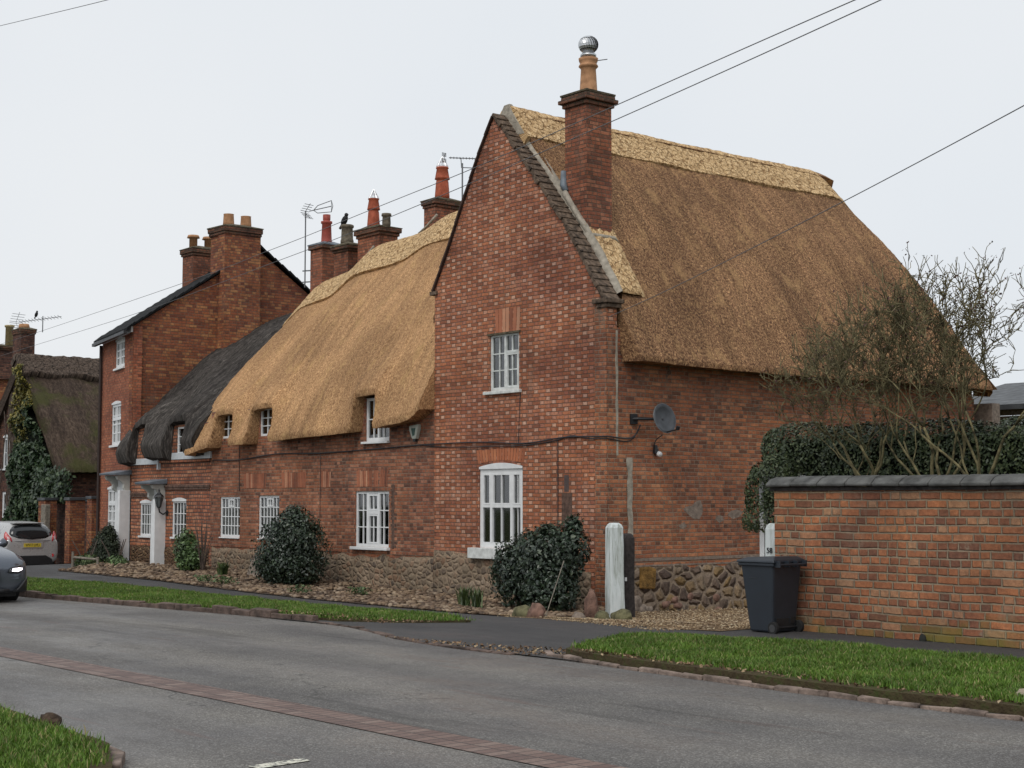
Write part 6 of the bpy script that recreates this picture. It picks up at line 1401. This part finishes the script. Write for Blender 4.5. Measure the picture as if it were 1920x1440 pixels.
def wheel(t,x,y,r,w,side):
    mb=MB(); mb.ring([(x,y-w/2,r),(x,y+w/2,r)],r,28); wt=mb.build('wheel',M_rubber,t,local=True,bevel=.02)
    mb=MB(); s=side*(w/2+.004); mb.ring([(x,y+s*.7,r),(x,y+s,r)],r*.62,20); mb.build('rim',M_steel,wt,local=True)
def rearcar():
    t=thing('parked_car','silver hatchback seen from behind, parked beyond the grass verge with a yellow plate','car',(-24.05-1.98,-.30,G(-24.4,-.3)))
    # x local: rear at +1.97, front at -1.97, heading -x
    S_=[(1.97,.70,.42,.80,.86,.60),(1.955,.78,.30,.90,.98,.66),(1.90,.815,.26,.93,1.08,.62),(1.78,.835,.24,.95,1.25,.60),(1.62,.845,.22,.95,1.395,.585),(1.40,.85,.20,.945,1.45,.60),(.9,.855,.2,.93,1.475,.62),(.3,.86,.2,.91,1.48,.62),(-.2,.86,.2,.90,1.44,.60),(-.55,.86,.2,.90,1.30,.58),(-.95,.855,.2,.90,1.06,.60),(-1.2,.85,.2,.88,.95,.62),(-1.6,.82,.22,.80,.86,.58),(-1.9,.74,.26,.66,.72,.5),(-1.97,.62,.35,.56,.60,.45)]
    mb=MB(); loft(mb,[(x,ringc(w,z0,zs,zt,wt)) for x,w,z0,zs,zt,wt in S_]); b=mb.build('body',M_bronze,t,local=True,smooth=True)
    m=b.modifiers.new('s','SUBSURF'); m.levels=1; m.render_levels=2
    # rear window: follows the tailgate between shoulder and roof, 6 mm proud
    def tail(y,z,o=.01):
        xs=[(.86,1.975),(.98,1.965),(1.08,1.915),(1.25,1.80),(1.395,1.64),(1.45,1.45)]
        x=interp(z,xs)-.035*(abs(y)/.7)**2*2.0+o+.0
        return (x,y,z)
    def blob(outl,fn,name,mat,th=.02,parent=t):
        mb=MB(); c=(sum(p[0] for p in outl)/len(outl),sum(p[1] for p in outl)/len(outl)); k=len(outl)
        rings=[[ (c[0]+(p[0]-c[0])*q,c[1]+(p[1]-c[1])*q) for p in outl] for q in (1,.75,.5,.25)]
        for r_ in rings: 
            for p in r_: mb.v.append(fn(*p))
        mb.v.append(fn(*c))
        for i in range(3):
            for j in range(k): mb.f.append((i*k+j,i*k+(j+1)%k,(i+1)*k+(j+1)%k,(i+1)*k+j))
        for j in range(k): mb.f.append((3*k+j,3*k+(j+1)%k,4*k))
        o=mb.build(name,mat,parent,local=True,smooth=True); s=o.modifiers.new('s','SOLIDIFY'); s.thickness=th; s.offset=0; return o
    rw=[(-.60,1.06),(-.64,1.13),(-.60,1.24),(-.50,1.33),(-.30,1.37),(0,1.385),(.30,1.37),(.50,1.33),(.60,1.24),(.64,1.13),(.60,1.06),(.40,1.00),(.12,.985),(0,.965),(-.12,.985),(-.40,1.00)]
    blob(rw,lambda y,z:tail(y,z,.012),'rear_window',M_cglass)
    for s in (-1,1):
        tl=[(.60,.90),(.76,.93),(.80,1.02),(.78,1.13),(.735,1.20),(.68,1.10),(.62,1.0)]
        def fl_(y,z): 
            return (interp(z,[(.86,1.955),(.98,1.93),(1.08,1.885),(1.25,1.80)])-.10*max(0,(abs(y)-.62)/.18)**1.5+.015,s*y*(.985),z)
        o=blob(tl,fl_,'tail_light',M_red,.03); 
        blob([(.66,.96),(.74,.98),(.74,1.06),(.68,1.05)],lambda y,z:(fl_(y,z)[0]+.02,fl_(y,z)[1],z),'light_lens',M_cred,.01,o)
        o=MB(); o.ring([(1.88,s*.66,.50),(1.97,s*.62,.50)],[.05,.045],10); o.build('rear_reflector',M_red,t,local=True)
    mb=MB(); mb.prism([(-.66,.22),(.66,.22),(.60,.40),(.42,.50),(-.42,.50),(-.60,.40)],lambda y,z:(1.90,y,z),lambda y,z:(1.992,y,z)); mb.build('rear_diffuser',M_black,t,local=True,bevel=.02)
    mb=MB(); mb.prism([(-.30,.72),(.30,.72),(.33,.90),(-.33,.90)],lambda y,z:(1.97,y,z),lambda y,z:(1.988,y,z)); mb.build('plate_recess',M_bronze,t,local=True)
    mb=MB(); mb.box(1.989,1.997,-.26,.26,.745,.855); pl=mb.build('number_plate',M_plate,t,local=True)
    text('plate_letters','WV17 LMU',.105,M_black,pl,Matrix.Translation((1.999,0,.80))@Matrix.Rotation(R(90),4,'Z')@Matrix.Rotation(R(90),4,'X')@Matrix.Diagonal((.82,1,1,1)),.002)
    mb=MB(); mb.ring([(1.95,-.55,.935),(1.992,-.3,.93),(1.998,0,.925),(1.992,.3,.93),(1.95,.55,.935)],.012,6); mb.build('tailgate_strip',M_steel,t,local=True)
    mb=MB(); mb.box(1.40,1.74,-.46,.46,1.425,1.445); mb.build('roof_spoiler',M_bronze,t,local=True,bevel=.01)
    for s in (-1,1):
        def sd(x,z): 
            zs=.95; wt=.60; w=.85*.955; f=(z-zs)/(1.45-zs); return (x,s*(w+(wt+.02-w)*max(0,f)**.85+.012),z)
        blob([(1.05,.99),(1.30,1.02),(1.35,1.14),(1.2,1.27),(.9,1.36),(.55,1.375),(.55,.97)],sd,'rear_side_window',M_cglass,.012)
        blob([(.49,.97),(.49,1.375),(.1,1.36),(-.25,1.24),(-.62,1.0),(-.6,.96)],sd,'front_side_window',M_cglass,.012)
        mb=MB(); mb.ring([(-.45,s*.84,.98),(-.48,s*.98,1.03),(-.47,s*1.03,1.0)],[.03,.08,.05],8); mb.build('door_mirror',M_greyp,t,local=True,smooth=True)
    for x in (1.30,-1.25):
        for s in (-1,1): wheel(t,x,s*.76,.31,.20,s)
    mb=MB(); mb.box(-1.8,1.85,-.66,.66,.16,.24); mb.build('underbody',M_black,t,local=True)
rearcar()
def frontcar():
    t=thing('moving_car','grey car driving towards the camera with headlights on, cut by the left edge','car',(-6.42-2.35,-8.50,.17),R(0))
    S_=[(2.36,.55,.30,.50,.62,.40),(2.33,.74,.22,.60,.72,.55),(2.24,.84,.20,.70,.80,.64),(2.05,.89,.19,.78,.87,.70),(1.7,.905,.19,.86,.95,.72),(1.2,.91,.19,.90,1.02,.72),(.85,.91,.19,.92,1.08,.70),(.45,.91,.19,.93,1.28,.62),(0,.91,.19,.94,1.42,.58),(-.5,.91,.19,.95,1.43,.58),(-1.1,.91,.19,.96,1.36,.58),(-1.7,.90,.2,.97,1.14,.62),(-2.1,.87,.24,.95,1.04,.62),(-2.33,.76,.3,.85,.92,.5)]
    mb=MB(); loft(mb,[(x,ringc(w,z0,zs,zt,wt)) for x,w,z0,zs,zt,wt in S_]); b=mb.build('body',M_greyp,t,local=True,smooth=True); m=b.modifiers.new('s','SUBSURF'); m.levels=1; m.render_levels=2
    def nose(y,z,o): return (interp(abs(y),[(0,2.37),(.4,2.36),(.6,2.31),(.75,2.22),(.85,2.05),(.92,1.8)])-max(0,z-.5)*.30+o,y,z)
    def plate(name,outl,mat,o,s=1,th=.03,parent=t):
        mb=MB(); c=(sum(p[0] for p in outl)/len(outl),sum(p[1] for p in outl)/len(outl)); k=len(outl)
        for q in (1,.66,.33): 
            for p in outl: mb.v.append(nose(s*(c[0]+(p[0]-c[0])*q),c[1]+(p[1]-c[1])*q,o))
        mb.v.append(nose(s*c[0],c[1],o))
        for i in range(2):
            for j in range(k): mb.f.append((i*k+j,i*k+(j+1)%k,(i+1)*k+(j+1)%k,(i+1)*k+j))
        for j in range(k): mb.f.append((2*k+j,2*k+(j+1)%k,3*k))
        ob=mb.build(name,mat,parent,local=True,smooth=True); m=ob.modifiers.new('s','SOLIDIFY'); m.thickness=th; m.offset=0; return ob
    for s in (-1,1):
        h=plate('headlight_housing',[(.42,.56),(.62,.54),(.80,.59),(.87,.68),(.70,.69),(.50,.65)],M_cglass,.075,s)
        plate('headlight',[(.50,.585),(.62,.575),(.76,.61),(.80,.64),(.66,.635),(.52,.63)],M_hl,.095,s,.012,h)
        plate('grille',[(.03,.32),(.16,.30),(.26,.40),(.29,.56),(.24,.64),(.08,.66),(.03,.60)],M_black,.05,s)
        plate('air_intake',[(.52,.24),(.80,.23),(.86,.32),(.84,.46),(.72,.40),(.62,.30)],M_black,.11,s,.05)
        mb=MB(); mb.ring([(.75,s*.88,.98),(.72,s*1.0,1.03),(.72,s*1.06,1.0)],[.03,.085,.06],8); mb.build('door_mirror',M_greyp,t,local=True,smooth=True)
        mb=MB(); mb.add([(.55,s*.80,.98),(.15,s*.66,1.36),(-.9,s*.64,1.36),(-1.3,s*.82,1.0)],[(0,1,2,3)]); mb.build('side_window',M_cglass,t,local=True)
    plate('lower_grille',[(-.48,.22),(.48,.22),(.44,.29),(-.44,.29)],M_black,.06)
    mb=MB(); mb.box(2.40,2.41,-.26,.26,.42,.53); mb.build('number_plate',M_platew,t,local=True)
    mb=MB(); mb.add([(.95,-.66,1.05),(.95,.66,1.05),(.40,.56,1.32),(.12,.5,1.41),(.12,-.5,1.41),(.40,-.56,1.32)],[(0,1,2,5),(5,2,3,4)]); mb.build('windscreen',M_cglass,t,local=True)
    for x in (1.48,-1.4):
        for s in (-1,1): wheel(t,x,s*.80,.33,.22,s)
    mb=MB(); mb.box(-2.1,2.1,-.70,.70,.14,.22); mb.build('underbody',M_black,t,local=True)
frontcar()
# ------------------------------------------------------------------ light, sky, camera
w=bpy.data.worlds.new('World'); S.world=w; w.use_nodes=True; nt=w.node_tree; bg=nt.nodes['Background']
sky=nt.nodes.new('ShaderNodeTexSky'); sky.sky_type='NISHITA'; sky.sun_disc=False; sky.sun_elevation=R(48); sky.sun_rotation=R(120); sky.dust_density=6; sky.air_density=1.
tc=nt.nodes.new('ShaderNodeTexCoord'); no=nt.nodes.new('ShaderNodeTexNoise'); no.inputs['Scale'].default_value=1.6; no.inputs['Detail'].default_value=4
nt.links.new(tc.outputs['Generated'],no.inputs['Vector'])
rp_=nt.nodes.new('ShaderNodeValToRGB'); e=rp_.color_ramp.elements; e[0].position=.3; e[0].color=(7.7,8.2,8.75,1); e[1].position=.7; e[1].color=(8.8,9.0,9.2,1); nt.links.new(no.outputs['Fac'],rp_.inputs[0])
mx=nt.nodes.new('ShaderNodeMix'); mx.data_type='RGBA'; mx.inputs[0].default_value=.94; nt.links.new(sky.outputs[0],mx.inputs[6]); nt.links.new(rp_.outputs[0],mx.inputs[7]); nt.links.new(mx.outputs[2],bg.inputs[0]); bg.inputs[1].default_value=.10
sl=bpy.data.lights.new('sun','SUN'); sl.energy=1.3; sl.angle=R(30); sl.color=(1,.97,.93); so=bpy.data.objects.new('sun',sl); COL.objects.link(so)
az=R(-62); el=R(50); dvec=Vector((math.cos(el)*math.cos(az),math.cos(el)*math.sin(az),math.sin(el))); so.rotation_euler=dvec.to_track_quat('Z','Y').to_euler()
sky.sun_elevation=el; sky.sun_rotation=R(90)-az
cam=bpy.data.cameras.new('camera'); co=bpy.data.objects.new('camera',cam); COL.objects.link(co); S.camera=co
cam.sensor_width=36; cam.lens=2900/1920*36; cam.clip_end=3000
co.location=(19.63,-18.46,1.95); pit=math.atan(220/2900)
fwd=Vector((-.769*math.cos(pit),.639*math.cos(pit),math.sin(pit))); co.rotation_euler=fwd.to_track_quat('-Z','Y').to_euler()
S.view_settings.view_transform='Standard'; S.view_settings.look='None'; S.view_settings.exposure=0; S.view_settings.gamma=1; S.view_settings.use_curve_mapping=False
S.render.resolution_x=1024; S.render.resolution_y=768
